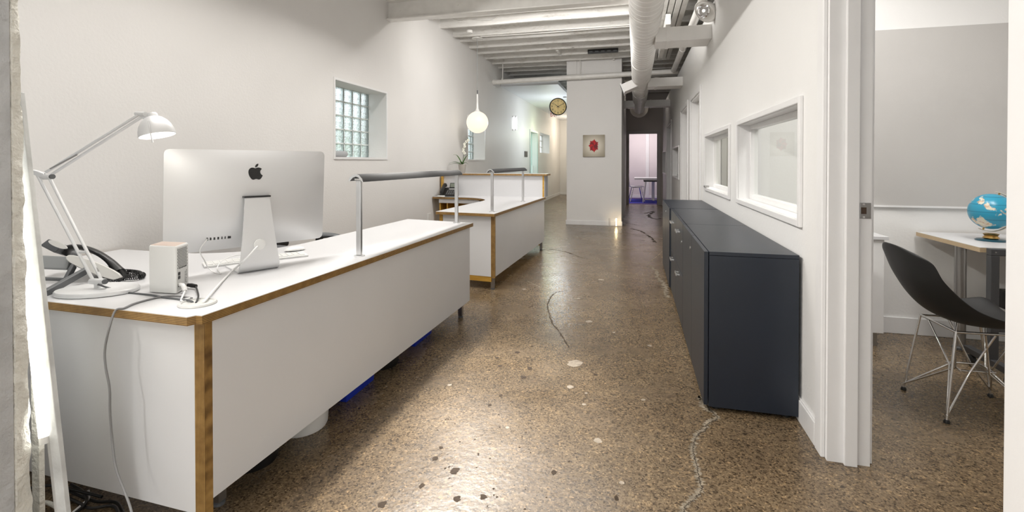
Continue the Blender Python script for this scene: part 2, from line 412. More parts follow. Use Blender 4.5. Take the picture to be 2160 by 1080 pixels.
def blot(name, u, v, r, m, z=.0006, sq=1.0, n=13):
    c = pz(u, v, z); a0 = random.random()*6
    return MB().poly([c + Vector((math.cos(a0+2*PI*k/n)*r*(.6+.5*random.random())*sq, math.sin(a0+2*PI*k/n)*r*(.6+.5*random.random()), 0)) for k in range(n)]).build(name, m, floor)
for u, v, r in ((1213,766,.055),(1202,816,.022),(1232,853,.013),(1236,829,.009),(1370,729,.017),(1357,843,.012),(1261,929,.02),(1242,678,.03),(1268,590,.04),(1220,630,.02),(1070,902,.012),(1312,1018,.012),(948,812,.015),(1106,610,.03),(1295,701,.012),(1180,645,.022)):
    blot('pale_patch', u, v, r, SPOTS)
for u, v, r in ((1055,772,.012),(1091,743,.017),(1118,777,.013),(1104,795,.016),(1049,754,.01),(1033,854,.009),(1056,834,.009),(959,992,.017),(918,967,.011),(806,1064,.014),(1019,1048,.012),(1122,730,.008),(1086,712,.006),(930,944,.008),(1256,790,.012),(1169,996,.010),(890,1024,.01),(1300,1050,.009),(964,1052,.012)):
    blot('dark_chip', u, v, r*1.5, CHIP, .0009, .8)
sb = MB()
for k in range(46):
    u, v = random.gauss(1030, 90), random.uniform(720, 1075)
    c = pz(u, v, .0007)
    if -1.05 < c.x < .2: sb.poly([c + Vector((math.cos(a)*.005*(.4+random.random()), math.sin(a)*.005*(.4+random.random()), 0)) for a in (0, 1.2, 2.4, 3.6, 4.9)])
o = sb.build('small_chips', CHIP, floor); o['kind'] = 'stuff'

def wall_run(name, x0, x1, y0, y1, z0, z1, holes, m):
    """a wall along Y with openings [(ya, yb, za, zb)], as one mesh."""
    b = MB(); y = y0
    for ya, yb, za, zb in sorted(holes):
        b.box(x0, x1, y, ya, z0, z1)
        if za > z0: b.box(x0, x1, ya, yb, z0, za)
        b.box(x0, x1, ya, yb, zb, z1); y = yb
    b.box(x0, x1, y, y1, z0, z1)
    return struct(b.build(name, m))

W1 = (3.97, 4.93, 1.255, 1.985); W2 = (7.68, 8.61, 1.255, 1.985)
W3 = (pX(1139, 300, XL).y, pX(1159, 300, XL).y, 1.50, 2.10)
D6 = (pX(1118, 300, XL).y, pX(1133, 300, XL).y, 0, 2.04)
wall_left = wall_run('wall_left', XL-.30, XL, -4, 18.3, 0, ZD, [W1, W2, W3, D6], WALL)
RW4, RW5 = (2.50, 3.90, .925, 1.485), (4.23, 5.62, .925, 1.485)
RD2, RD3 = (6.08, 7.05, 0, 2.05), (7.50, 8.50, 0, 2.05)
RW6, RW7 = (8.9, 10.3, .925, 1.485), (12.6, 13.9, .925, 1.485)
RD4 = (10.8, 12.2, 0, 2.05); RD1 = (1.20, 2.19, 0, 2.05)
wall_right = wall_run('wall_right', XR, XR+.15, -4, 14.1, 0, 2.76, [RD1, RW4, RW5, RD2, RD3, RW6, RD4, RW7], WALLR)
struct(MB().box(3.40, 3.5, -4, 14.1, 0, ZD).build('wall_office_side', WALLR))
struct(MB().box(.9, 3.4, 3.93, 4.05, 0, 2.76).build('wall_office_back', WALLR))
struct(MB().box(.9, 3.4, 7.25, 7.35, 0, 2.76).build('wall_second_office', WALLR))
struct(MB().box(.9, 3.4, -.4, -.3, 0, 2.76).build('wall_office_front', WALLR))
struct(MB().box(.75, 3.4, -4, 14.1, 2.76, 2.80).build('ceiling_office', WALLR))
wall_pillar = struct(MB().box(-1.29, -.25, 9.28, 14.1, 0, 3.22).build('wall_pillar', WALL))
struct(MB().box(-1.305, -.235, 9.265, 9.28, 0, .085).build('baseboard_pillar', TRIM, bevel=.003))
struct(MB().box(-1.29, -1.1, 9.26, 9.28, 2.9, 3.22).build('trim_1', WALL))
b = MB()
b.box(-.25, -.17, 14.1, 14.25, 0, 2.04).box(.60, 3.5, 14.1, 14.25, 0, 2.04).box(-.25, 3.5, 14.1, 14.25, 2.04, ZD)
struct(b.build('wall_hall_end', TAUPE))
struct(MB().box(-3.05, -1.0, 18.0, 18.15, 0, ZD).build('wall_corridor_end', WALL))
struct(MB().box(-1.29, -1.2, 14.1, 18.0, 0, ZD).build('wall_corridor_side', WALL))
b = MB(); b.box(XL, XL+.012, 6.85, D6[0]-.08, 0, .09).box(XL, XL+.012, D6[1]+.08, 18, 0, .09)
struct(b.build('baseboard_left', TRIM))
struct(MB().box(XL, -1.29, 17.985, 18.0, 0, .09).build('baseboard_corridor_end', TRIM))
b = MB(); b.box(XR-.014, XR, 2.27, RD2[0]-.08, 0, .10).box(XR-.014, XR, RD3[1]+.08, RD4[0]-.08, 0, .10).box(XR-.014, XR, RD4[1]+.08, 14.1, 0, .10).box(XR-.010, XR, 2.27, 2.6, .10, .108)
struct(b.build('baseboard_right', TRIM, bevel=.003))
struct(MB().box(.9, 3.4, 3.915, 3.93, 0, .115).build('baseboard_office', TRIM, bevel=.003))

b = MB(); b.box(-3.05, -2.3, -4.1, -4, 0, ZD).box(-.3, 3.5, -4.1, -4, 0, ZD).box(-2.3, -.3, -4.1, -4, 0, .3).box(-2.3, -.3, -4.1, -4, 2.5, ZD)
struct(b.build('wall_rear', WALL))
# near wall stub with its broken plaster edge
stub = struct(MB().box(-2.75, -1.66, .80, .93, 0, ZD).build('wall_front', GREYP))
def jag(z, k): return noise.noise(Vector((k*7.3, 0, z*9)))*.013 + noise.noise(Vector((k*3.1, 4, z*32)))*.008
b = MB(); rings = []
for i in range(211):
    z = i*.0105; f_ = min(1, z/1.7); yb_ = .984 - .022*f_
    rings.append([(-1.668+jag(z, 1)*.5, .9285, z), (-1.657+jag(z, 2)*.4, .934, z), (-1.660+jag(z, 3)*.6, .952+jag(z, 4)*.3, z),
                  (-1.667+jag(z, 5)*.6, yb_-.008+jag(z, 6)*.5, z), (-1.685+jag(z, 7)*.5, yb_+jag(z, 8)*.5, z), (-1.75, yb_, z), (-1.75, .93, z)])
b.loft(rings); b.build('broken_plaster', CREAM, stub, smooth=50)
struct(MB().box(-1.79, -1.757, 1.045, 1.06, .0, .62).build('trim_2', CREAM, bevel=.002))

# ceiling: deck, joists, beam, boards
ceil = struct(MB().box(-3.05, 3.5, -4, 18.3, ZD, ZD+.1).build('ceiling', JOIST))
ends = [(929.4,53.4),(956.9,74.4),(971,84.5),(990.5,98.8),(1007.8,111),(1024,121.6),(1039,131),(1051.6,140.5),(1062.8,148.3),(1074,156)]
ys = [pX(u, v, XL).y for u, v in ends]
ys = [ys[0]-1.32, ys[0]-.88, ys[0]-.44] + ys
while ys[-1] < 13.6: ys.append(ys[-1] + .43)
for y in ys:
    b = MB(); n = 7; rings = []
    for i in range(n):
        x = XL + (XR+.9-XL)*i/(n-1); dz = random.uniform(-.006, .006)
        rings.append([(x, y-.021, 3.15+dz), (x, y+.021, 3.15+dz), (x, y+.021, ZD), (x, y-.021, ZD)])
    b.loft(rings).build('joist', JOIST, ceil)
b = MB()      # steel beam: web, bottom flange, top flange and the packing board above
b.box(XL, .9, 4.985, 4.998, 2.84, 3.04).box(XL, .9, 4.93, 5.05, 2.825, 2.84).box(XL, .9, 4.93, 5.05, 3.03, 3.045)
b.build('steel_beam', PVC, ceil, bevel=.003)
MB().box(XL, .9, 5.0, 5.04, 3.046, 3.15).build('packing_board', JOIST, ceil)
for x, y, zz in ((-1.9, 4.984, 2.94), (-1.2, 4.984, 2.95), (-.6, 4.984, 2.93), (-2.6, 4.984, 2.93)):
    MB().lathe([(.008, 0), (.008, .006), (.004, .009)], (x, y, zz), 10, Matrix.Rotation(PI/2, 3, 'X')).build('bolt', PVC, ceil)
for k, x in enumerate((.30, .375, .45, .525)):
    MB().box(x, x+.062, 4.2, 9.0, 3.04+.008*(k % 2), 3.14).build('ceiling_board', JOIST, ceil, bevel=.003)
MB().box(.36, .42, 6.2, 8.2, 2.90, 3.03).build('ceiling_board', JOIST, ceil, bevel=.003)
MB().box(-.42, -.38, ys[10]-.35, ys[10]+.02, 3.13, 3.3).build('blocking', JOIST, ceil)
MB().box(-1.34, -1.30, ys[8]-.40, ys[8], 3.14, 3.3).build('blocking', JOIST, ceil)
yj = ys[4]-.03
MB().tube(cr([(XL, yj, 3.17), (-1.6, yj, 3.165), (-.6, yj, 3.172), (.2, yj, 3.17)], 6), .007, 6).build('conduit', PVC, ceil, smooth=60)
MB().tube(cr([(-2.3, yj, 3.13), (-1.4, yj-.01, 3.12), (-.6, yj, 3.128), (.2, yj, 3.13)], 6), .006, 6).build('conduit', PVC, ceil, smooth=60)
ya = ys[3]-.03
MB().tube(cr([(-2.62, ya, 3.30), (-2.45, ya, 3.23), (-2.3, ya, 3.24), (-2.0, ya, 3.20), (-1.8, ya, 3.27), (-1.4, ya, 3.265), (-.8, ya, 3.27), (.2, ya, 3.28)], 6), .006, 6).build('conduit', PVC, ceil, smooth=60)
# lower corridor ceiling (a drop panel) with downlights
soff = struct(MB().box(XL, -1.53, 9.72, 18.0, 2.80, 2.87).build('ceiling_corridor', mat('soffit_paint', (.80, .82, .85), .5), bevel=.004))
for x, y in ((-1.75, 17.0), (-1.6, 16.2), (-1.95, 17.5)):
    MB().lathe([(.06, 0), (.06, .004), (.03, .004)], (x, y, 2.795), 14).build('downlight', SPOT, soff)
MB().lathe([(.045, 0), (.045, .02), (.02, .02)], (-1.66, 11.6, 2.78), 12).build('smoke_detector', GPLAST, soff)

# ---------------------------------------------------- glass block windows in the left wall
def block_window(n, W, cols, rows):
    ya, yb, za, zb = W; wd = sempty(f'window_{n}', (XL-.3, (ya+yb)/2, za)); t = .022
    b = MB()
    b.box(XL, XL+.008, ya-t, ya, za-t, zb+t).box(XL, XL+.008, yb, yb+t, za-t, zb+t).box(XL, XL+.008, ya, yb, za-t, za).box(XL, XL+.008, ya, yb, zb, zb+t)
    b.build('frame', TRIM, wd)
    x0, x1 = XL-.295, XL-.215; dy, dz = (yb-ya)/cols, (zb-za)/rows; g = .006
    mb = MB()
    for i in range(cols+1): mb.box(x1-.022, x1-.006, ya+i*dy-g, ya+i*dy+g, za, zb)
    for j in range(rows+1): mb.box(x1-.022, x1-.006, ya, yb, za+j*dz-g, za+j*dz+g)
    mb.build('mortar', MORTAR, wd)
    proto = None
    for i in range(cols):
        for j in range(rows):
            if proto is None:
                proto = MB().box(-.04, .04, -dy/2+g, dy/2-g, -dz/2+g, dz/2-g).build('glass_block', BLOCK, wd, local=True, bevel=.012); o = proto
            else:
                o = proto.copy(); COL.objects.link(o)
            o.location = Vector(((x0+x1)/2, ya+(i+.5)*dy, za+(j+.5)*dz)) - wd.location
    return wd
block_window(1, W1, 6, 5); block_window(2, W2, 6, 5)
wd3 = sempty('window_3', (XL-.3, (W3[0]+W3[1])/2, W3[2]))
MB().box(XL-.27, XL-.264, W3[0], W3[1], W3[2], W3[3]).build('pane', GLASS, wd3)
b = MB()
for z in (W3[2]+.01, W3[2]+.21, W3[2]+.41, W3[3]-.01): b.box(XL-.28, XL-.25, W3[0], W3[1], z-.012, z+.012)
b.box(XL-.28, XL-.25, W3[0], W3[0]+.025, W3[2], W3[3]).box(XL-.28, XL-.25, W3[1]-.025, W3[1], W3[2], W3[3])
b.build('frame', TRIM, wd3)

# ---------------------------------------------------- windows and doors of the right wall
def office_window(n, W):
    ya, yb, za, zb = W; wd = sempty(f'window_{n}', (XR, (ya+yb)/2, za)); t = .026; x0, x1 = XR-.016, XR
    def ring(b, x0, x1, ya, yb, za, zb, t):
        return b.box(x0, x1, ya, ya+t, za, zb).box(x0, x1, yb-t, yb, za, zb).box(x0, x1, ya+t, yb-t, za, za+t).box(x0, x1, ya+t, yb-t, zb-t, zb)
    ring(MB(), x0, x1, ya-t, yb+t, za-t, zb+t, t+.006).build('casing', TRIM, wd, bevel=.003)
    ring(MB(), XR, XR+.15, ya, yb, za, zb, .008).build('jamb_lining', TRIM, wd)
    ring(MB(), XR+.075, XR+.125, ya+.008, yb-.008, za+.008, zb-.008, .034).build('sash', TRIM, wd, bevel=.002)
    MB().box(XR+.098, XR+.104, ya+.04, yb-.04, za+.04, zb-.04).build('pane', GLASS, wd)
    return wd
for n, W in ((4, RW4), (5, RW5), (6, RW6), (7, RW7)): office_window(n, W)
wd5 = bpy.data.objects['window_5']
MB().box(XR-.03, XR+.02, 5.50, 5.56, .932, .952).build('window_latch', STEEL, wd5, bevel=.004)
def office_door(n, D, slab=True):
    ya, yb, za, zb = D; d = sempty(f'door_{n}', (XR, (ya+yb)/2, 0)); t = .07; x0 = XR-.016
    MB().box(x0, XR, ya-t, ya, 0, zb+t).box(x0, XR, yb, yb+t, 0, zb+t).box(x0, XR, ya, yb, zb, zb+t).build('casing', TRIM, d, bevel=.004)
    MB().box(XR, XR+.15, ya, ya+.02, 0, zb).box(XR, XR+.15, yb-.02, yb, 0, zb).box(XR, XR+.15, ya, yb, zb-.02, zb).build('jamb', TRIM, d)
    if slab:
        MB().box(XR+.085, XR+.125, ya+.022, yb-.022, .008, zb-.022).build('door_leaf', DOORW, d, bevel=.003)
        MB().box(XR+.06, XR+.085, ya+.02, ya+.035, 0, zb-.02).box(XR+.06, XR+.085, yb-.035, yb-.02, 0, zb-.02).build('door_stop', TRIM, d)
        kn = MB().lathe([(.012, 0), (.012, .03), (.026, .035), (.03, .05), (.02, .065)], (XR+.085, ya+.09, 1.0), 14, Matrix.Rotation(-PI/2, 3, 'Y')).build('door_knob', STEEL, d, smooth=40)
    return d
office_door(2, RD2); office_door(3, RD3); office_door(4, RD4)
d1 = office_door(1, RD1, False)
MB().box(XR+.055, XR+.10, 2.150, 2.17, 0, 2.03).box(XR+.055, XR+.10, 1.22, 1.24, 0, 2.03).build('door_stop', TRIM, d1, bevel=.002)
MB().box(XR+.15, XR+.166, 2.19, 2.26, 0, 2.12).box(XR+.15, XR+.166, 1.13, 1.20, 0, 2.12).build('casing', TRIM, d1, bevel=.003)
sp = MB().box(XR+.108, XR+.146, 2.1665, 2.1705, .98, 1.042).build('strike_plate', STEEL, d1, bevel=.001)
MB().box(XR+.112, XR+.130, 2.1655, 2.167, .998, 1.024).build('latch_hole', mat('latch_recess', (.06, .035, .02), .6), sp)
for z in (.986, 1.036): MB().lathe([(.004, 0), (.004, .0015)], (XR+.121, 2.1665, z), 10, Matrix.Rotation(PI/2, 3, 'X')).build('screw', CHROME, sp)
d5 = sempty('door_5', (.22, 14.1, 0))      # end of the hall, opening to the meeting room
DKT = mat('hall_door_trim', (.36, .34, .325), .5)
MB().box(-.25, -.19, 14.08, 14.1, 0, 2.11).box(.62, .69, 14.08, 14.1, 0, 2.11).box(-.19, .62, 14.08, 14.1, 2.04, 2.11).build('casing', DKT, d5, bevel=.004)
MB().box(-.19, -.17, 14.08, 14.25, 0, 2.04).box(.60, .62, 14.08, 14.25, 0, 2.04).box(-.17, .60, 14.08, 14.25, 2.02, 2.04).build('jamb', DKT, d5)
d6 = sempty('door_6', (XL, (D6[0]+D6[1])/2, 0))
b = MB(); ya, yb = D6[0], D6[1]
b.box(XL, XL+.02, ya-.06, ya, 0, 2.10).box(XL, XL+.02, yb, yb+.06, 0, 2.10).box(XL, XL+.02, ya, yb, 2.04, 2.10)
b.build('casing', mat('door_frame_grey_green', (.55, .62, .58), .4), d6, bevel=.004)
MB().box(XL-.16, XL-.148, ya, yb, .01, 2.04).build('glass_leaf', GLASSD, d6)
MB().box(XL-.145, XL-.10, yb-.12, yb-.07, .9, 1.12).build('door_handle', WPLAST, d6, bevel=.004)
d7 = sempty('door_7', (-1.9, 18, 0))
MB().box(-2.42, -1.30, 17.97, 18.0, 0, 2.2).build('door_leaf', DOORW, d7, bevel=.004)
MB().box(-2.48, -2.42, 17.955, 18.0, 0, 2.26).build('casing', TRIM, d7, bevel=.004)
for z in (.35, 1.15, 1.85): MB().box(-2.43, -2.405, 17.945, 17.97, z, z+.11).build('hinge', DKGREY, d7)

# ---------------------------------------------------- meeting room at the end of the hall
struct(MB().box(-1.2, 3.2, 14.25, 17.0, -.05, .004).build('floor_meeting_room', PURPLE))
MB().box(-1.0, 2.8, 14.62, 16.2, .004, .01).build('blue_carpet_field', CARPET, bpy.data.objects['floor_meeting_room'])
struct(MB().box(-1.2, 3.2, 16.9, 17.0, 0, 2.8).build('wall_meeting_room', LILAC))
struct(MB().box(-1.2, -1.19, 14.25, 16.9, 0, 2.8).build('wall_meeting_left', LILAC))
struct(MB().box(3.2, 3.3, 14.25, 17.0, 0, 2.8).build('wall_meeting_right', LILAC))
struct(MB().box(-1.2, 3.3, 14.25, 17.0, 2.8, 2.85).build('ceiling_meeting_room', LILAC))
struct(MB().box(-1.2, 3.2, 16.885, 16.9, 0, .09).build('baseboard_meeting_room', TRIM))
x0, x1 = pY(1362, 340, 16.88).x, pY(1369, 340, 16.88).x
struct(MB().box(x0, x1, 16.87, 16.9, 0, 2.8).build('trim_3', TRIM))
# outdoors beyond the glass blocks
struct(MB().box(-14, -3.05, -2, 20, -.3, -.02).build('ground', mat('outdoor_ground', (.35, .36, .30), .9, vary=(2, .2))))

# ================================================================== THE DESKS
R = math.radians
ZT = .725
# ---- near desk
dk = thing('reception_desk', 'long white reception desk with plywood edges in the foreground, holding the computer and desk lamp', 'desk', (-1.30, 1.19, 0), R(-1.5), 'white plywood-edged desks')
def fillet(cx, cy, r, a0, a1, n=12): return [(cx + r*math.cos(R(a0+(a1-a0)*k/n)), cy + r*math.sin(R(a0+(a1-a0)*k/n))) for k in range(n+1)]
top1 = [(-1.43, -.02), (-.032, -.02), (-.022, .002), (0, .004), (0, 2.39), (-.62, 2.48)] + fillet(-1.07, 1.23, .45, 0, -90) + [(-1.45, .78)]
MB().prism(top1, ZT-.028, ZT-.002).build('plywood_worktop', PLY, dk, local=True)
MB().prism([(x*.9985-.0008, y*.9985+.0008) for x, y in top1], ZT-.0025, ZT).build('laminate_surface', LAM, dk, local=True)
MB().box(-1.40, -.05, .022, .042, .082, ZT-.028).build('end_panel', LAMP_, dk, local=True)
MB().box(-.034, -.014, .052, 2.35, .12, ZT-.028).build('front_panel', LAMP_, dk, local=True)
MB().prism([(-.05, .020), (-.014, .024), (-.014, .052), (-.05, .052)], .07, ZT-.028).build('corner_post', PLYV, dk, local=True)
MB().box(-.60, -.03, 2.33, 2.35, .12, ZT-.028).build('far_panel', LAMP_, dk, local=True)
MB().box(-1.40, -.06, .042, .70, .60, ZT-.03).build('underframe', WOOD, dk, local=True)
for x, y in ((-.07, 2.30), (-.57, 2.30), (-.12, .17), (-1.3, .12), (-.58, 1.3)):
    l = MB().box(x-.016, x+.016, y-.016, y+.016, .014, ZT-.03).build('leg', STEEL, dk, local=True)
    MB().lathe([(.02, 0), (.02, .008), (.008, .014)], (x, y, 0), 12).build('glide', DKGREY, l, local=True)
gp = pz(417, 641, ZT)
g = MB().lathe([(.052, -.004), (.056, .002), (.053, .007), (.046, .008), (.044, .004), (.0, .004)], (0, 0, 0), 28)
for v in g.bm.verts: v.co = Vector((v.co.x*1.05, v.co.y*1.0, v.co.z)) + gp
g.build('cable_grommet', mat('off_white_plastic', (.60, .60, .58), .3), dk, smooth=40)

# ---- second desk
dk2 = thing('reception_desk', 'white L-shaped desk with curved inner edge in the middle distance, standing before the raised counter', 'desk', (-1.262, 4.25, 0), R(-1.6), 'white plywood-edged desks')
top2 = [(0, 0), (0, 2.27), (-1.53, 2.23), (-1.53, 1.90)] + list(reversed(fillet(-1.10, 1.40, .49, 0, 90))) + [(-.62, .06)]
MB().prism(top2, ZT-.028, ZT-.002).build('plywood_worktop', PLY, dk2, local=True)
MB().prism([(x*.9985-.0008, y*.9985+.0008) for x, y in top2], ZT-.0025, ZT).build('laminate_surface', LAM, dk2, local=True)
MB().prism([(-.56, .095), (-.05, .055), (-.05, .075), (-.56, .115)], .125, ZT-.028).build('end_panel', LAMP_, dk2, local=True)
MB().box(-.034, -.012, .07, 2.24, .125, ZT-.028).build('front_panel', LAMP_, dk2, local=True)
MB().prism([(-.05, .048), (-.012, .046), (-.012, .072), (-.05, .072)], .115, ZT-.028).build('corner_post', PLYV, dk2, local=True)
MB().prism([(-.60, .10), (-.05, .06), (-.05, .08), (-.60, .12)], .075, .125).build('base_rail', WOOD, dk2, local=True)
MB().prism([(-.60, .10), (-.565, .098), (-.565, .12), (-.60, .12)], .125, ZT-.028).build('side_post', WOOD, dk2, local=True)
for x, y in ((-.045, .09), (-.045, 2.19), (-.56, .16)):
    l = MB().box(x-.016, x+.016, y-.016, y+.016, .014, .13).build('leg', STEEL, dk2, local=True)
    MB().lathe([(.02, 0), (.02, .008), (.008, .014)], (x, y, 0), 12).build('glide', DKGREY, l, local=True)
# carcass under the return
arc = list(reversed(fillet(-1.10, 1.42, .49, 2, 88)))
MB().prism([(-1.44, 1.915), (-1.11, 1.915)] + arc[1:] + [(-.66, 1.45)] + [(x-.02, y+.02) for x, y in reversed(arc[1:])] + [(-1.11, 1.935), (-1.44, 1.935)], ZT-.085, ZT-.028).build('apron', LAM, dk2, local=True)
MB().box(-1.44, -1.42, 1.93, 2.22, .06, ZT-.085).build('carcass_side', WOOD, dk2, local=True)
MB().box(-1.34, -1.32, 1.95, 2.22, .06, ZT-.085).build('carcass_divider', WOOD, dk2, local=True)
MB().box(-1.03, -1.01, 1.97, 2.22, .06, ZT-.085).build('carcass_divider', WOOD, dk2, local=True)
MB().box(-1.44, -.06, 2.21, 2.225, .06, ZT-.03).build('carcass_back', WOOD, dk2, local=True)
MB().box(-1.44, -.70, 1.96, 2.21, .34, .355).build('carcass_shelf', WOOD, dk2, local=True)

# ---- raised counter on the second desk's far end
rc = thing('raised_counter', 'raised white counter with plywood-edged top standing across the far end of the second desk', 'counter', (-1.96, 6.50, ZT), R(-1.0))
hx = .755
MB().box(-hx, hx-.03, 0, .018, 0, .295).build('front_panel', LAM, rc, local=True)
MB().box(hx-.03, hx-.008, -.002, .02, 0, .295).build('end_post', WOOD, rc, local=True)
MB().box(hx-.008, hx+.004, .004, .20, 0, .295).build('end_panel', mat('grey_panel', (.36, .37, .39), .4), rc, local=True)
MB().box(-hx-.004, -hx+.012, -.06, .0, 0, .295).build('wall_panel', WOOD, rc, local=True)
MB().box(-hx, hx-.01, .182, .2, 0, .295).build('back_panel', LAM, rc, local=True)
MB().box(-hx-.01, hx+.035, -.03, .24, .295, .318).build('plywood_top', PLY, rc, local=True)
MB().box(-hx-.009, hx+.033, -.028, .238, .318, .3205).build('laminate_surface', LAM, rc, local=True)

# ---- light rails on posts
def rail_unit(label, p0, p1, top, over):
    d = (p1-p0); d.z = 0; L = d.length; d.normalize(); s = Vector((d.y, -d.x, 0))
    t = thing('desk_rail', label, 'rail', p0, 0, 'metal rails on posts over the desks')
    for p in (p0, p1):
        b = MB(); b.obox(p + Vector((0, 0, .006+(top-.03)/2)), s*.013, d*.009, (0, 0, (top-.03)/2)); po = b.build('post', ALU, t, bevel=.002)
        MB().lathe([(.0, 0), (.028, 0), (.028, .005), (.0, .006)], p, 20).build('base_plate', ALU, po, smooth=40)
    prof = [(-.040, -.026), (-.034, -.010), (-.018, .004), (0, .009), (.016, .004), (.034, -.014), (.040, -.030), (.034, -.027), (.016, -.008), (0, -.003), (-.016, -.008), (-.034, -.026)]
    a, c = p0 - d*over, p1 + d*over
    r = MB().loft([[q + s*x + Vector((0, 0, top+z)) for x, z in prof] for q in (a, c)]).build('rail', RAIL, t, smooth=40)
    for q in (a, c):
        MB().loft([[q + d*e + s*x*1.03 + Vector((0, 0, top+z*1.03)) for x, z in prof] for e in (-.002, .002)]).build('end_cap', ALU, r)
    MB().loft([[q + s*x + Vector((0, 0, top+z)) for x, z in ((-.02, -.014), (.02, -.014), (.02, -.022), (-.02, -.022))] for q in (a+d*.02, c-d*.02)]).build('strip_light', WPLAST, r)
rail_unit('dark grey metal rail on two aluminium posts standing on the foreground desk', pz(758, 540, ZT), pz(963, 470, ZT), .408, .03)
rail_unit('shorter grey metal rail on two posts standing on the second desk', pz(1038, 447, ZT), pz(1103, 425, ZT), .405, .06)

# ================================================================== ON THE NEAR DESK
# ---- all-in-one computer seen from behind
cp = thing('desktop_computer', 'silver all-in-one computer seen from behind, standing on the foreground desk', 'computer', (-1.662, 1.79, ZT), R(60.2))
W2, Z0, Z1 = .328, .098, .530; ZC, H2 = (Z0+Z1)/2, (Z1-Z0)/2
def outline(s, r=.022, n=5, q=7):
    o = []; w_, h_ = W2*s, H2*s; r = r*s if s > .02 else .0001
    for cx, cz, a in ((w_-r, h_-r, 0), (-w_+r, h_-r, 90), (-w_+r, -h_+r, 180), (w_-r, -h_+r, 270)):
        for k in range(n+1):
            t = R(a + 90*k/n); o.append((cx + r*math.cos(t), cz + r*math.sin(t)))
    out = []                                   # points along the straight sides too
    for (ax_, az_), (bx_, bz_) in zip(o, o[1:]+o[:1]):
        far_ = math.hypot(bx_-ax_, bz_-az_) > .08*s; m_ = q if far_ else 1
        for k in range(m_): out.append((ax_+(bx_-ax_)*k/m_, az_+(bz_-az_)*k/m_))
    return out
TILT = .07
def cpt(x, y, z): return (x, y - (z-H2)*TILT*1.0, ZC + z)
def depth(x, z):
    return .006 + .048*max(0, 1-(abs(x)/W2)**2.6)*max(0, 1-(abs(z)/H2)**2.6)
rings = [[cpt(x, .0, z) for x, z in outline(1)], [cpt(x, -.006, z) for x, z in outline(1)]]
for s in (.97, .93, .88, .82, .75, .66, .56, .45, .33, .2, .06): rings.append([cpt(x, -depth(x, z), z) for x, z in outline(s, .022, 5)])
MB().loft(rings).build('back_shell', ALUL, cp, local=True, smooth=35)
MB().loft([[cpt(x*.995, .0, z) for x, z in outline(1)], [cpt(x*.995, .003, z) for x, z in outline(1)]]).build('screen', BLACK, cp, local=True)
def strip(path, w0, w1):
    L = len(path)-1; out = []
    for i, (y, z) in enumerate(path): out.append((w0 + (w1-w0)*i/L, y, z))
    return out
path = [(-.058, .325), (-.066, .25), (-.075, .17), (-.083, .09), (-.088, .05), (-.088, .03), (-.080, .012), (-.062, .003), (-.02, .003), (.04, .003), (.11, .003)]
wid = [.050, .056, .064, .073, .078, .081, .082, .082, .082, .082, .082]
b = MB(); rings = []
for i, ((y, z), ww) in enumerate(zip(path, wid)):
    py, pz_ = path[max(i-1, 0)]; qy, qz = path[min(i+1, len(path)-1)]; dy, dz_ = qy-py, qz-pz_; l = math.hypot(dy, dz_); ny, nz = -dz_/l*.004, dy/l*.004
    rings.append([(-ww, y-ny, z-nz), (ww, y-ny, z-nz), (ww, y+ny, z+nz), (-ww, y+ny, z+nz)])
st = b.loft(rings).build('stand', ALUL, cp, local=True, smooth=50)
for v in (0,):
    MB().box(-.054, .054, -.066, -.03, .322, .329).build('hinge_slot', BLACK, cp, local=True)
MB().lathe([(.0, -.002), (.024, -.002), (.024, .003), (.022, .004), (0, .004)], (0, -.086, .118), 28, Matrix.Rotation(PI/2+.09, 3, 'X')).build('power_plug', WPLAST, st, local=True, smooth=40)
# fruit mark on the back shell
def svgpath(d):
    import re
    tok = re.findall(r'[MmCcLlzZ]|-?\d*\.?\d+', d); i = 0; cur = Vector((0, 0)); pts = []; cmd = None
    def num():
        nonlocal i
        v = float(tok[i]); i += 1; return v
    while i < len(tok):
        if tok[i].isalpha():
            cmd = tok[i]; i += 1
            if cmd in 'zZ': continue
        if cmd == 'M': cur = Vector((num(), num())); pts.append(cur.copy())
        elif cmd == 'c':
            a, b_, c_ = (cur + Vector((num(), num())) for _ in range(3))
            for k in range(1, 7):
                t = k/6; pts.append(cur*(1-t)**3 + a*3*t*(1-t)**2 + b_*3*t*t*(1-t) + c_*t**3)
            cur = c_
    return pts
S1 = 'M12.152 6.896c-.948 0-2.415-1.078-3.96-1.04-2.04.027-3.91 1.183-4.961 3.014-2.117 3.675-.546 9.103 1.519 12.09 1.013 1.454 2.208 3.09 3.792 3.039 1.52-.065 2.09-.987 3.935-.987 1.831 0 2.35.987 3.96.948 1.637-.026 2.676-1.48 3.676-2.948 1.156-1.688 1.636-3.325 1.662-3.415-.039-.013-3.182-1.221-3.22-4.857-.026-3.04 2.48-4.494 2.597-4.559-1.429-2.09-3.623-2.324-4.39-2.376-2-.156-3.675 1.09-4.61 1.09z'
S2 = 'M15.53 3.83c.843-1.012 1.4-2.427 1.245-3.83-1.207.052-2.662.805-3.532 1.818-.78.896-1.454 2.338-1.273 3.714 1.338.104 2.715-.688 3.559-1.701'
def mark(S, tris=True):
    sc = .071/24; out = []
    for p in svgpath(S):
        x, z = (p.x-12)*sc, .133-(p.y-12)*sc - .012
        if not out or (Vector((x, z))-out[-1]).length > 1e-5: out.append(Vector((x, z)))
    if (out[0]-out[-1]).length < 1e-4: out.pop()
    return out
b = MB()
for S in (S1, S2):
    P = mark(S); rings = [[cpt(x, -depth(x, z) - e, z) for x, z in P] for e in (-.004, .0015)]
    b.loft(rings)
bmesh.ops.triangulate(b.bm, faces=[f for f in b.bm.faces if len(f.verts) > 4])
lg = b.build('fruit_emblem', BLACK, cp, local=True)
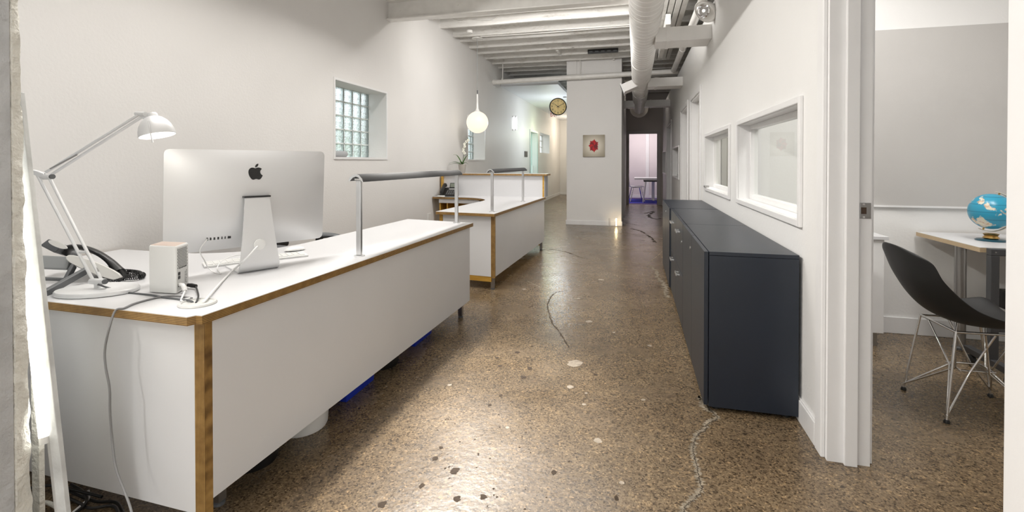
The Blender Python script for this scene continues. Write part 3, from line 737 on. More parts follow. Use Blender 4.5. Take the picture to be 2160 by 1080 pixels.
for x, ww in ((-.178, .005), (-.166, .005), (-.152, .005), (-.138, .005), (-.124, .003), (-.112, .003), (-.096, .010)):
    z = -H2+.055; d_ = depth(x, z)
    MB().hexa([cpt(x-ww/2*1.2, -d_-.001, z-.007), cpt(x+ww/2*1.2, -d_-.001, z-.007), cpt(x+ww/2*1.2, -d_+.006, z-.007), cpt(x-ww/2*1.2, -d_+.006, z-.007), cpt(x-ww/2*1.2, -d_-.001, z+.007), cpt(x+ww/2*1.2, -d_-.001, z+.007), cpt(x+ww/2*1.2, -d_+.006, z+.007), cpt(x-ww/2*1.2, -d_+.006, z+.007)]).build('port', BLACK, cp, local=True)

# ---- external drive
A, Bp, Cp = pz(371, 621, ZT), pz(314, 617, ZT), pz(396, 608, ZT); A.z = Bp.z = Cp.z = ZT
ex, ey = (Bp-A), (Cp-A); ey = ey*1.1; ez = Vector((0, 0, 1)); HD = .172
dr = thing('external_drive', 'white upright external drive standing on the desk beside the lamp', 'hard drive', (A+Bp+Cp+ex+ey+A-A)/3 if False else (A+ex/2+ey/2), 0)
def dpt(a, b_, z): return A + ex*a + ey*b_ + ez*z
def rr(a0, a1, b0, b1, r=.06, n=4):
    o = []
    for cx, cy, an in ((a1-r, b1-r, 0), (a0+r, b1-r, 90), (a0+r, b0+r, 180), (a1-r, b0+r, 270)):
        for k in range(n+1): t = R(an+90*k/n); o.append((cx+r*math.cos(t), cy+r*math.sin(t)))
    return o
MB().loft([[dpt(a, b_, .003) for a, b_ in rr(0, 1, 0, 1)], [dpt(a, b_, HD-.004) for a, b_ in rr(0, 1, 0, 1)], [dpt(a, b_, HD) for a, b_ in rr(.02, .98, .02, .98)]]).build('case', WPLAST, dr, smooth=40)
b = MB()
for k in range(22):
    a = .06 + .88*k/21; b.hexa([dpt(a, .08, HD-.001), dpt(a+.018, .08, HD-.001), dpt(a+.018, .92, HD-.001), dpt(a, .92, HD-.001), dpt(a, .08, HD+.0015), dpt(a+.018, .08, HD+.0015), dpt(a+.018, .92, HD+.0015), dpt(a, .92, HD+.0015)])
o = b.build('top_ribs', mat('beige_ribs', (.72, .60, .53), .5), dr); o['kind'] = 'stuff'
nx = -ex.normalized(); ny = ey.normalized()
def onback(b_, z, out=.001): return A + ey*b_ + nx*out + ez*z
MB().loft([[onback(.10, .008, e), onback(.95, .008, e), onback(.95, HD-.006, e), onback(.10, HD-.006, e)] for e in (-.001, .0006)]).build('back_plate', mat('light_grey_plastic', (.62, .62, .60), .4), dr)
b = MB()
for i in range(9):
    for j in range(13):
        p = onback(.15+.75*(i+.5*(j % 2))/9.2, HD-.014-.0056*j, .0008); b.obox(p, ny*.0016, nx*.0004, ez*.0019)
o = b.build('vent_holes', BLACK, dr); o['kind'] = 'stuff'
for z in (.070, .056): MB().obox(onback(.24, z, .001), ny*.0075, nx*.0008, ez*.0055).build('port', BLACK, dr)
MB().obox(onback(.24, .028, .001), ny*.0075, nx*.0008, ez*.0055).build('port', BLACK, dr)
tm = frame_m(onback(.52, .089, .0012), ny, ez)
text('lettering', 'My Book Studio', .0085, BLACK, tm, dr, .0001)
for k, (s, bb) in enumerate((('R/N: C5B   5V = 2A', .80), ('CE  FC  N10096', .70))):
    text('lettering', s, .0062, BLACK, frame_m(onback(bb, .050, .0012), -ez, ny), dr, .0001)
# plugs
c0 = pt(378, 607, (onback(.2, .03)-EYE).dot(FW)-.01)
pl = tag(MB().tube([onback(.24, .030, .002), onback(.24, .029, .016), onback(.22, .018, .026), onback(.16, .010, .030)], [.007, .0075, .0085, .007], 10).build('plug', WPLAST, smooth=50, base=True), 'white plug pushed into the back of the external drive', 'plug')
pk = tag(MB().tube([onback(.86, .014, .004), onback(.86, .013, .02), onback(.82, .012, .042)], [.006, .008, .007], 10).build('plug', BLACK, smooth=50, base=True), 'black round power plug at the foot of the external drive', 'plug')

# ---- desk lamp
LT = 1.745
lp = thing('desk_lamp', 'silver jointed desk lamp with lit bell shade at the end of the foreground desk', 'lamp', pz(205, 618, ZT))
bc = pz(206, 617, ZT)
b = MB(); rings = []
for s, z in ((.96, .0), (1.0, .003), (1.0, .013), (.97, .017), (.0001, .018)):
    rings.append([bc + RT*math.cos(2*PI*k/32)*.131*s + Vector((-.10, .995, 0))*math.sin(2*PI*k/32)*.092*s + Vector((0, 0, z)) for k in range(32)])
b.loft(rings).build('base', ALUL, lp, smooth=40)
q0 = pt(205, 606, LT); q1 = pt(205, 596, LT)
MB().tube([bc + Vector((0, 0, .016)), bc + Vector((0, 0, .016))*.0 + Vector((q1-bc))*1.0], .010, 12).build('stem', ALUL, lp, smooth=60)
def off(v, k): return v + FW*k
MB().tube([pt(192, 593, LT), pt(221, 594, LT-.01)], .011, 14).build('base_joint', ALUL, lp, smooth=50)
MB().tube([pt(220, 594, LT-.012), pt(223, 594, LT-.014)], .009, 14).build('joint_knob', DKGREY, lp, smooth=50)
for a, c in (((195, 589), (79, 369)), ((214, 590), (106, 378))):
    MB().tube([pt(*a, LT), pt(*c, LT)], .0052, 10).build('lower_arm', ALUL, lp, smooth=60)
MB().tube([pt(180, 530, LT), pt(208, 573, LT)], .003, 8).build('spring', STEEL, lp, smooth=60)
MB().tube([pt(167, 532, LT), pt(183, 531, LT)], .005, 8).build('arm_spacer', ALUL, lp, smooth=60)
MB().bar(pt(69, 362, LT), pt(96, 371, LT), .016, .018).build('elbow', ALUL, lp, bevel=.004)
MB().tube([pt(92, 373, LT+.01), pt(109, 372.5, LT-.02)], .0105, 14).build('elbow_joint', ALUL, lp, smooth=50)
MB().tube([pt(108, 372.5, LT-.018), pt(111, 372.5, LT-.022)], .009, 14).build('joint_knob', DKGREY, lp, smooth=50)
for a, c in (((97, 363), (291, 243)), ((109, 368), (299, 247))):
    MB().tube([pt(*a, LT), pt(*c, LT)], .0050, 10).build('upper_arm', ALUL, lp, smooth=60)
MB().tube([pt(106, 356, LT-.004), pt(163, 326, LT-.004)], .003, 8).build('spring', STEEL, lp, smooth=60)
MB().tube([pt(288, 240, LT+.01), pt(307, 241, LT-.015)], .0085, 14).build('head_joint', ALUL, lp, smooth=50)
MB().bar(pt(300, 244, LT), pt(318, 254, LT), .014, .016).build('head_bracket', ALUL, lp, bevel=.003)
ax = (pt(331.5, 289, LT) - pt(320, 242, LT)).normalized(); apex = pt(320.5, 238, LT)
Q = Vector((0, 0, 1)).rotation_difference(ax).to_matrix()
sh = [(.0001, 0), (.013, .001), (.016, .006), (.017, .014), (.027, .019), (.040, .031), (.050, .048), (.0555, .066), (.0575, .084)]
inn = [(r-.002, z+.0015) for r, z in sh[4:]]
MB().lathe(sh + list(reversed(inn)), apex, 36, Q).build('shade', ALUL, lp, smooth=50)
MB().lathe([(.0001, .028), (.02, .03), (.046, .062), (.046, .066), (.0001, .066)], apex, 24, Q).build('bulb', BULB, lp, smooth=60)
MB().tube([pt(313, 256, LT-.05), pt(317, 280, LT-.06), pt(322, 301, LT-.06)], .0022, 8).build('handle', ALUL, lp, smooth=60)
point('desk_lamp_light', apex + ax*.10, .7, (1, .95, .86), .03)

# ---- near telephone, seen from behind
ph = thing('telephone', 'dark grey desk telephone seen from behind, propped on its stand behind the lamp', 'telephone', pz(170, 590, ZT), 0, 'desk telephones')
p_hi, p_lo = pt(139, 541, 1.90), pt(257, 588, 1.925)
av = (p_lo-p_hi); AL = av.length; av.normalize()
wv = (FW*.62 - RT*.78); wv.z = 0; wv = (wv - av*wv.dot(av)).normalized(); nv = wv.cross(av)
if nv.z < 0: nv = -nv
PC = (p_hi+p_lo)/2
def oval(c, la, ln, n=20): return [c + av*math.cos(2*PI*k/n)*la*(1 if abs(math.cos(2*PI*k/n)) > .0 else 1) + nv*math.copysign(abs(math.sin(2*PI*k/n))**.8, math.sin(2*PI*k/n))*ln for k in range(n)]
MB().loft([oval(PC + wv*.004, AL*.49, .018), oval(PC + wv*.19, AL*.49, .018)]).build('body', DKGREY, ph, smooth=45)
MB().loft([oval(PC - wv*.004, AL*.48, .019), oval(PC + wv*.002, AL*.505, .022), oval(PC + wv*.006, AL*.505, .022)]).build('side_cap', mat('pale_silver_plastic', (.66, .65, .62), .35), ph, smooth=40)
DC = pt(105, 517, 1.93)
MB().loft([[DC + wv*e + av*x - av*.0 + nv*z for x, z in ((-.03, -.014), (.032, -.02), (.036, .002), (-.02, .02))] for e in (.0, .17)]).build('display_housing', DKGREY, ph, bevel=.004)
DC2 = pt(122, 516, 1.92)
MB().loft([[DC2 + wv*e + (av*math.cos(2*PI*k/16)*.036 + nv*math.sin(2*PI*k/16)*.010) for k in range(16)] for e in (-.003, .006)]).build('display_cap', bpy.data.materials['pale_silver_plastic'], ph, smooth=40)
hs = cr([pt(136, 536, 1.99), pt(146, 524, 1.99), pt(172, 522, 1.99), pt(205, 533, 1.99), pt(233, 552, 1.99), pt(251, 574, 1.99)], 6)
b = MB(); rings = []
for i, p in enumerate(hs):
    d = (hs[min(i+1, len(hs)-1)]-hs[max(i-1, 0)]).normalized(); s = wv; u_ = d.cross(s).normalized(); f_ = i/(len(hs)-1)
    th = .011 + .011*abs(2*f_-1)**3; ww = .024 + .006*abs(2*f_-1)**2
    rings.append([p + s*math.cos(2*PI*k/12)*ww + u_*math.sin(2*PI*k/12)*th for k in range(12)])
b.loft(rings).build('handset', BLACK, ph, smooth=60)
MB().bar(pt(90, 622, 1.69), pt(181, 571, 1.89), .014, .03, wv).build('stand_leg', DKGREY, ph, bevel=.003)
MB().bar(pt(84, 588, 1.80), pt(141, 590, 1.86), .012, .02, wv).build('stand_leg', DKGREY, ph, bevel=.003)
MB().bar(pt(138, 594, 1.86), pt(156, 560, 1.90), .012, .03, wv).build('stand_leg', DKGREY, ph, bevel=.003)
MB().bar(pt(84, 553, 1.90), pt(150, 556, 1.92), .03, .05, nv).build('stand_bracket', GPLAST, ph, bevel=.004)
pathc = cr([pz(214, 596, .735), pz(240, 594, .735), pz(262, 588, .735), pz(298, 585, .735), pz(300, 577, .735), pz(268, 578, .737), pz(262, 571, .737), pz(292, 574, .738), pz(297, 581, .742), pz(268, 583, .745), pz(256, 572, .75)], 10)
L_ = [0]
for i in range(1, len(pathc)): L_.append(L_[-1] + (pathc[i]-pathc[i-1]).length)
hel = []; N_ = 620
for k in range(N_+1):
    s = L_[-1]*k/N_; i = max(j for j in range(len(L_)-1) if L_[j] <= s + 1e-9); f_ = (s-L_[i])/max(L_[i+1]-L_[i], 1e-6)
    p = pathc[i].lerp(pathc[i+1], f_); d = (pathc[i+1]-pathc[i]).normalized(); a1 = d.cross(Vector((0, 0, 1))).normalized(); a2 = d.cross(a1)
    an = s/.0075*2*PI; hel.append(p + a1*math.cos(an)*.0062 + a2*math.sin(an)*.0062)
MB().tube(hel, .0019, 5).build('coiled_cord', BLACK, ph, smooth=60)

# ---- keyboard, mouse
k0, k1 = pz(431, 566, ZT), pz(651, 541, ZT); kd = (k1-k0).normalized(); kl = (k1-k0).length; ks = Vector((-kd.y, kd.x, 0))
kb = thing('keyboard', 'white slim keyboard lying behind the computer stand', 'keyboard', k0 + kd*kl/2 + ks*.055, math.atan2(kd.y, kd.x))
MB().box(-kl/2, kl/2, -.055, .055, 0, .010).build('tray', WPLAST, kb, local=True, bevel=.003)
key0 = None
for i in range(16):
    for j in range(5):
        x, y = -kl/2+.012+(kl-.024)*(i+.5)/16, -.045+.09*(j+.5)/5; wk = (kl-.024)/16*.42
        if key0 is None: o = key0 = MB().box(-wk, wk, -.0075, .0075, 0, .003).build('key', WPLAST, kb, local=True)
        else: o = key0.copy(); COL.objects.link(o)
        o.location = (x, y, .010)
mp = pz(622, 529, ZT)
mo = thing('mouse', 'white low computer mouse behind the keyboard', 'mouse', mp, R(60))
MB().lathe([(.030, 0), (.031, .004), (.0305, .006)], (0, 0, 0), 24).build('base', GPLAST, mo, local=True)
b = MB().ell((0, 0, .006), .055, .031, .017, 20, 10); bmesh.ops.delete(b.bm, geom=[v for v in b.bm.verts if v.co.z < .003], context='VERTS'); b.build('shell', WPLAST, mo, local=True, smooth=60)

# ---- cables
def cable(pts, r, m, label, n=8, name='cable', group=None):
    return tag(MB().tube(cr(pts, n), r, 7).build(name, m, smooth=60, base=True), label, 'cable', group)
zc = ZT + .0035
cable([pz(405, 629, zc), pz(370, 624, zc), pz(330, 628, zc), pz(285, 640, zc), pz(262, 650, zc), pY(243, 664, 1.165) + Vector((0, 0, .012)), pY(229, 697, 1.13), pY(221, 740, 1.125), pY(223, 775, 1.12), pY(231, 820, 1.12), pY(232, 870, 1.12), pY(237, 930, 1.12), pY(244, 985, 1.11), pY(262, 1035, 1.10), pY(276, 1075, 1.08), pY(290, 1140, 1.05)], .0034, CABLEG, 'thin grey cable drooping over the desk end down to the floor')
cable([pt(206, 600, LT-.02), pz(232, 608, zc+.012), pz(270, 617, zc), pz(318, 622, zc), pz(345, 627, zc), pz(378, 631, zc), pz(400, 634, zc+.006), pz(408, 639, ZT+.002)], .0034, DKGREY, 'black lamp cord running across the desk to the grommet')
cable([onback(.82, .012, .042), pz(418, 620, ZT+.014), pz(418, 628, ZT+.012), pz(413, 639, ZT+.004)], .003, BLACK, 'short black lead bending from the drive plug to the grommet')
cable([onback(.16, .010, .030), pz(382, 634, zc), pz(392, 631, zc), pz(400, 629, zc)], .0035, CABLEW, 'short white lead curling from the white plug onto the desk')
plugw = (ROOT(cp) @ Vector((-.012, -.092, .108)))
cable([plugw, pt(541, 522, (plugw-EYE).dot(FW)-.03), pt(520, 545, (plugw-EYE).dot(FW)-.06), pz(487, 574, ZT+.01), pz(455, 608, ZT+.008), pz(436, 630, ZT+.012), pz(428, 640, ZT+.002)], .0042, CABLEW, 'thick white power cord from the computer stand to the grommet')
prt = ROOT(cp) @ Vector(cpt(-.178, -depth(-.178, -H2+.055)-.003, -H2+.055))
tp = (prt-EYE).dot(FW)
cable([prt, pt(422, 528, tp-.03), pt(431, 549, tp-.02), pz(438, 563, zc+.02), pz(450, 574, zc), pz(466, 577, zc), pz(458, 568, zc+.01), pz(466, 552, zc+.03), pz(492, 540, zc+.03), pz(520, 537, zc+.03)], .0022, CABLEW, 'thin white data cable looping from the computer port across the keyboard')
for k, (wh, pp) in enumerate(zip(('the uppermost loop nearest the desk', 'running out to the right', 'curling back under the batten', 'crossing behind the batten foot'), (
    [(130, 1028), (170, 1046), (205, 1058), (245, 1060), (262, 1085)], [(120, 1040), (165, 1060), (190, 1072), (240, 1068), (255, 1100)],
    [(150, 1022), (175, 1038), (182, 1060), (150, 1090)], [(60, 1030), (110, 1024), (160, 1034), (215, 1048)]))):
    cable([pz(u, v, .012+.008*k) for u, v in pp], .005, BLACK, 'black cable on the floor under the desk end, ' + wh, group='black cables under the desk end')
cable([pz(u, v, .03) for u, v in ((55, 1068), (75, 1066), (98, 1060), (120, 1070))], .007, CREAM, 'paint-spattered white cord on the floor at the broken plaster')
cable([pz(u, v, .016) for u, v in ((186, 1036), (186, 1052), (172, 1066), (150, 1085))], .005, CABLEW, 'white cable on the floor among the black ones', )

# ---- leaning fluorescent batten
ba, bb_ = pt(34, 195, 1.46), pt(131, 1080, 1.385); bd = (bb_-ba).normalized()
bb_ = bb_ + bd*((bb_.z-.002)/(-bd.z))
bl = thing('fluorescent_batten', 'white strip light leaning against the broken plaster edge at the left, its tube lit', 'strip light', (bb_.x, bb_.y, 0))
BAT = mat('worn_white_metal', (.66, .67, .66), .4, bump=(40, .3, .01), vary=(9, .25))
sd = (RT - bd*RT.dot(bd)).normalized(); fd = bd.cross(sd).normalized()
if fd.dot(FW) < 0: fd = -fd
L_b = (bb_-ba).length
def bpt(s, a, f_): return ba + bd*s + sd*a + fd*f_
MB().loft([[bpt(s, -.015, 0), bpt(s, .013, -.002), bpt(s, .015, .012), bpt(s, -.015, .016)] for s in (0, L_b)]).build('housing', BAT, bl, bevel=.002)
MB().loft([[bpt(s, -.0145, .002), bpt(s, -.0145, .016), bpt(s, -.044, .026), bpt(s, -.042, .020)] for s in (0, L_b)]).build('reflector', TRIM, bl)
def along(v):
    lo, hi = 0, L_b
    for _ in range(40):
        m_ = (lo+hi)/2; q = bpt(m_, -.029, .002)-EYE; vv = VC - F*q.dot(UP)/q.dot(FW)
        lo, hi = (m_, hi) if vv < v else (lo, m_)
    return lo
s0, s1 = along(308), along(920)
MB().tube([bpt(s0, -.029, .002), bpt(s1, -.029, .002)], .0130, 14).build('lamp_tube', TUBE, bl, smooth=60)
for s in (s0-.010, s1+.010):
    MB().tube([bpt(s-.010, -.029, .002), bpt(s+.010, -.029, .002)], .0135, 14).build('lamp_holder', WPLAST, bl, smooth=50)
MB().loft([[bpt(s, -.010, -.0022), bpt(s, .009, -.003), bpt(s, .009, .0002), bpt(s, -.010, .0002)] for s in (L_b*.90, L_b*.97)]).build('label_sticker', TRIM, bl)

# ================================================================== UNDER AND BEHIND THE NEAR DESK
def bin_(label, x, y, r, h, m):
    t = thing('wastebasket', label, 'bin', (x, y, 0))
    MB().lathe([(r*.80, 0), (r*.84, .012), (r*.90, h*.5), (r, h), (r-.004, h), (r*.80, .02), (.0001, .018)], (0, 0, 0), 28).build('bucket', m, t, local=True, smooth=50)
    MB().lathe([(r-.002, h-.012), (r+.006, h-.010), (r+.006, h), (r-.002, h)], (0, 0, 0), 28, caps=False).build('rim', m, t, local=True, smooth=50)
bin_('white round wastebasket peeking out under the foreground desk', -1.475, 1.87, .135, .30, WPLAST)
bin_('black round wastebasket under the near end of the foreground desk', -1.495, 1.60, .115, .30, BLACK)
bin_('black round wastebasket between the two blue bins under the desk', -1.46, 2.56, .115, .30, BLACK)
def crate(label, x, y):
    t = thing('recycling_bin', label, 'bin', (x, y, 0))
    def rg(wx, wy, z): return [(px_, py_, z) for px_, py_ in ((-wx, -wy), (wx, -wy), (wx, wy), (-wx, wy))]
    MB().loft([rg(.10, .13, 0), rg(.125, .16, .32), rg(.118, .153, .32), rg(.095, .125, .012)]).build('tub', BLUEBIN, t, local=True, bevel=.006)
    MB().box(-.132, .132, -.167, -.155, .305, .325).box(-.132, .132, .155, .167, .305, .325).box(-.132, -.12, -.155, .155, .305, .325).box(.12, .132, -.155, .155, .305, .325).build('rim', BLUEBIN, t, local=True)
crate('blue recycling bin under the middle of the foreground desk', -1.495, 2.23)
crate('blue recycling bin farther along under the foreground desk', -1.485, 2.98)
oc = thing('office_chair', 'black office chair behind the foreground desk, only its arm and seat showing past the computer', 'chair', (-2.17, 2.74, 0), R(95))
MB().box(-.24, .24, -.23, .24, .43, .50).build('seat', BLACKM, oc, local=True, bevel=.03)
MB().box(-.22, .22, .22, .27, .60, .96).build('backrest', BLACKM, oc, local=True, bevel=.02)
MB().bar((0, .24, .44), (0, .27, .70), .06, .02).build('back_support', BLACK, oc, local=True)
MB().lathe([(.03, .10), (.03, .30), (.022, .30), (.022, .43)], (0, 0, 0), 16).build('gas_lift', BLACK, oc, local=True, smooth=40)
for sx in (-1, 1):
    arm = MB().bar((sx*.27, .05, .44), (sx*.27, .02, .66), .03, .05).build('arm_post', BLACK, oc, local=True)
    MB().ell((sx*.27, 0, .675), .05, .145, .02, 18, 8).build('arm_pad', DKGREY, arm, local=True, smooth=60)
for k in range(5):
    a = 2*PI*k/5 + .4; e = Vector((math.cos(a)*.29, math.sin(a)*.29, .08))
    lg_ = MB().bar((0, 0, .11), e, .05, .03).build('base_leg', BLACK, oc, local=True, bevel=.004)
    MB().lathe([(.0001, -.02), (.026, -.02), (.028, 0), (.026, .02), (.0001, .02)], (e.x, e.y, .028), 14, Matrix.Rotation(PI/2, 3, 'X')).build('caster', BLACK, lg_, local=True, smooth=40)

# ================================================================== ON THE SECOND DESK
pf = thing('telephone', 'black desk telephone with handset and grey screen on the second desk, by the wall', 'telephone', Vector((-2.56, 6.33, ZT)), R(8), 'desk telephones')
b = MB(); b.hexa([(-.10, -.10, 0), (.12, -.10, 0), (.12, .10, 0), (-.10, .10, 0), (-.10, -.10, .025), (.12, -.10, .025), (.12, .10, .12), (-.10, .10, .12)]); b.build('body', BLACK, pf, local=True, bevel=.006)
b = MB(); b.hexa([(0, .07, .11), (.11, .07, .11), (.11, .09, .11), (0, .09, .11), (.005, .095, .185), (.105, .095, .185), (.105, .115, .185), (.005, .115, .185)]); ds = b.build('display', BLACK, pf, local=True, bevel=.004)
MB().hexa([(.012, .0725, .125), (.098, .0725, .125), (.098, .075, .125), (.012, .075, .125), (.012, .092, .178), (.098, .092, .178), (.098, .094, .178), (.012, .094, .178)]).build('screen', mat('lcd', (.16, .18, .14), .3), ds, local=True)
b = MB(); rings = []
hp = cr([(-.07, -.11, .06), (-.07, -.06, .095), (-.07, .02, .135), (-.07, .09, .165), (-.07, .12, .14)], 5)
for i, p in enumerate(hp):
    d = (hp[min(i+1, len(hp)-1)]-hp[max(i-1, 0)]).normalized(); u_ = d.cross(Vector((1, 0, 0))).normalized(); f_ = i/(len(hp)-1); th = .015+.010*abs(2*f_-1)**2
    rings.append([p + Vector((1, 0, 0))*math.cos(2*PI*k/10)*.026 + u_*math.sin(2*PI*k/10)*th for k in range(10)])
b.loft(rings).build('handset', BLACK, pf, local=True, smooth=60)
for i in range(4):
    for j in range(4):
        x, y = -.015+.03*i, -.075+.028*j; z = .025+.095*(y+.10)/.2
        MB().box(x, x+.018, y, y+.014, z+.001, z+.006).build('button', GPLAST, pf, local=True)
MB().box(.0, .1, .045, .06, .095, .105).build('label_strip', WPLAST, pf, local=True)
MB().box(-.12, -.02, -.145, -.105, 0, .018).build('handset_rest', WPLAST, pf, local=True, bevel=.003)

# ---- orchid on the raised counter
op = pY(975, 362, 6.62); op.z = ZT+.3205
orc = thing('potted_orchid', 'white orchid with arching leaves in a taupe pot on the raised counter', 'plant', op)
MB().lathe([(.0001, 0), (.040, 0), (.043, .004), (.058, .128), (.056, .130), (.050, .118), (.0001, .115)], op, 24).build('pot', POT, orc, smooth=40)
def leaf(p0, dirx, L, rise, droop, w_):
    d = dirx.normalized(); s = Vector((-d.y, d.x, 0)); rows = []
    bmx = MB(); n = 9
    def fn(a, c):
        x = a*L; z = rise*math.sin(a*PI*.55) - droop*a*a; ww = w_*math.sin(min(1, a*1.15+.12)*PI)**.8 + .001
        return p0 + d*x + s*(c-.5)*2*ww + Vector((0, 0, z + abs(c-.5)*ww*.8))
    return bmx.grid(fn, n, 4)
cen = op + Vector((0, 0, .12))
for a, L, ri, dr_, w_ in ((185, .20, .07, .05, .016), (165, .16, .17, .02, .013), (15, .12, .17, .02, .013), (350, .10, .06, .05, .014), (205, .20, .04, .04, .014), (60, .13, .15, .02, .012), (270, .12, .08, .06, .014)):
    leaf(cen, Vector((math.cos(R(a)), math.sin(R(a)), 0)), L, ri, dr_, w_).build('leaf', LEAF, orc, smooth=60, solid=.002)
st_ = cr([cen, cen + Vector((.02, 0, .12)), cen + Vector((.04, -.01, .23)), cen + Vector((.07, -.01, .33)), cen + Vector((.10, -.02, .40))], 6)
MB().tube(st_, .0035, 6).build('stem', LEAF, orc, smooth=60)
fl = None
for k, (dx, dz) in enumerate(((.045, .17), (.03, .20), (.03, .235), (.05, .27), (.045, .305), (.105, .36), (.075, .34))):
    c = cen + Vector((dx, -.02-.01*(k % 2), dz)); b = MB()
    for q in range(5):
        a = 2*PI*q/5 + k; d = Vector((math.cos(a), -.35, math.sin(a)))
        b.ell(c + d*.013, .010, .004, .010, 8, 4)
    b.build('flower', PETAL, orc, smooth=60)

# ---- pendant globe
gc = pt(1007, 258, 7.49); gt = 3.15
pd = thing('pendant_lamp', 'lit opal globe pendant hanging by the left wall above the second desk', 'lamp', (gc.x, gc.y, gc.z-.17))
MB().ell(gc, .170, .170, .170, 32, 20).build('globe', GLOW, pd, smooth=180)
MB().lathe([(.052, .163), (.030, .185), (.019, .22), (.015, .30), (.013, .44), (.0001, .445)], gc, 20).build('neck', WPLAST, pd, smooth=60)
MB().tube([gc + Vector((0, 0, .44)), gc + Vector((0, 0, .50))], .009, 8).build('cord_grip', DKGREY, pd, smooth=60)
MB().tube([gc + Vector((0, 0, .49)), Vector((gc.x, gc.y, gt))], .0045, 6).build('cord', GPLAST, pd, smooth=60)
MB().lathe([(.085, 0), (.085, .012), (.05, .03), (.05, .09), (.0001, .09)], (gc.x, gc.y, gt-.02), 22).build('canopy', PVC, pd, smooth=40)
MB().lathe([(.045, 0), (.045, .04), (.0001, .04)], (gc.x+.02, gc.y-.42, 3.11), 16).build('junction_box', PVC, ceil, smooth=40)

# ================================================================== WALLS, CLOCK, SIGNS
ck = pt(1177, 225, 9.45)
cl = thing('wall_clock', 'round black-rimmed wall clock with a yellowed dial, mounted beside the white pillar', 'clock', ck)
nrm = Vector((-ck.x*.25, -1, 0)).normalized(); cx_ = Vector((-nrm.y, nrm.x, 0)); up = Vector((0, 0, 1))
if cx_.dot(RT) < 0: cx_ = -cx_
Mc = Matrix((cx_, up, cx_.cross(up))).transposed()     # local z = towards the viewer
if (Mc @ Vector((0, 0, 1))).dot(nrm) < 0: Mc = Matrix((cx_, up, nrm)).transposed()
MB().lathe([(.0001, -.05), (.150, -.05), (.172, -.03), (.172, .012), (.162, .018), (.155, .012), (.155, .0), (.0001, 0)], ck, 40, Mc).build('rim', BLACK, cl, smooth=40)
MB().lathe([(.0001, .0), (.156, .0), (.156, .003), (.0001, .003)], ck, 40, Mc).build('dial', mat('yellowed_dial', (.86, .68, .30), .35, vary=(12, .12)), cl)
def cface(x, y, z): return ck + Mc @ Vector((x, y, z))
MC4 = Mc.to_4x4()
for h in range(1, 13):
    a = PI/2 - h*PI/6; M = MC4.copy(); M.translation = cface(math.cos(a)*.122, math.sin(a)*.122, .0035)
    text('numeral', str(h), .054, BLACK, M, cl, .0004)
def hand(ang, L, w_, back, name, m):
    a = R(90-ang); d = Vector((math.cos(a), math.sin(a))); s = Vector((-d.y, d.x)); P = [d*-back + s*w_, d*-back - s*w_, d*L - s*w_*.6, d*L + s*w_*.6]
    MB().loft([[cface(p.x, p.y, z) for p in P] for z in (.006, .008)]).build(name, m, cl)
hand(305, .085, .005, .03, 'hour_hand', BLACK); hand(60, .14, .0045, .03, 'minute_hand', BLACK); hand(0, .125, .0016, .05, 'second_hand', BLACK); hand(180, .055, .0035, -.02, 'second_hand_tail', mat('dark_red', (.35, .05, .02), .4))
MB().bar(ck - nrm*.04, Vector((-1.29, ck.y - nrm.y*.10, ck.z)), .03, .03).build('bracket', BLACK, cl)

es = pt(1168.5, 241, 14.6)
sg = thing('exit_sign', 'clear exit sign with red letters hanging from the corridor ceiling behind the clock', 'sign', es)
rx = RT.copy(); nx_ = Vector((RT.y, -RT.x, 0))
MB().loft([[es + rx*x + up*z + nx_*e for x, z in ((-.18, -.12), (.18, -.12), (.18, .12), (-.18, .12))] for e in (-.006, .006)]).build('panel', ACRYL, sg)
text('lettering', 'EXIT', .235, RED, frame_m(es + nx_*.012, rx, up) @ Matrix.Diagonal((.46, 1, 1, 1)), sg, .003)
MB().loft([[es + rx*x + up*z + nx_*e for x, z in ((-.15, .12), (.15, .12), (.15, .15), (-.15, .15))] for e in (-.03, .03)]).build('mount', GPLAST, sg)
MB().tube([es + up*.16, Vector((es.x, es.y, 2.80))], .02, 8).build('stem', GPLAST, sg)

# picture on the pillar
pic = pY(1252.5, 307.5, 9.255)
pc = thing('canvas_picture', 'square canvas print of a red blossom on a cream ground, hanging on the white pillar', 'picture', pic)
hw = (pY(1275, 307, 9.255).x - pY(1229, 307, 9.255).x)/2; hh = (pY(1252, 285, 9.25).z - pY(1252, 331, 9.25).z)/2
MB().box(pic.x-hw, pic.x+hw, 9.25, 9.28, pic.z-hh, pic.z+hh).build('canvas', CANVAS, pc)
def pic_fn(nt, b):
    tc = nodes(nt, 'ShaderNodeTexCoord'); V = tc.outputs['Object']
    ln = nodes(nt, 'ShaderNodeVectorMath', operation='LENGTH'); nt.links.new(V, ln.inputs[0])
    nt.links.new(ramp(nt, ln.outputs['Value'], [(.0, (.80, .76, .66)), (.12, (.74, .69, .58)), (.20, (.50, .45, .36)), (.27, (.34, .30, .22))]), b.inputs['Base Color']); b.inputs['Roughness'].default_value = .7
o = MB().box(pic.x-hw, pic.x+hw, 9.247, 9.25, pic.z-hh, pic.z+hh).build('print', ramp_mat('print_ground', pic_fn), pc)
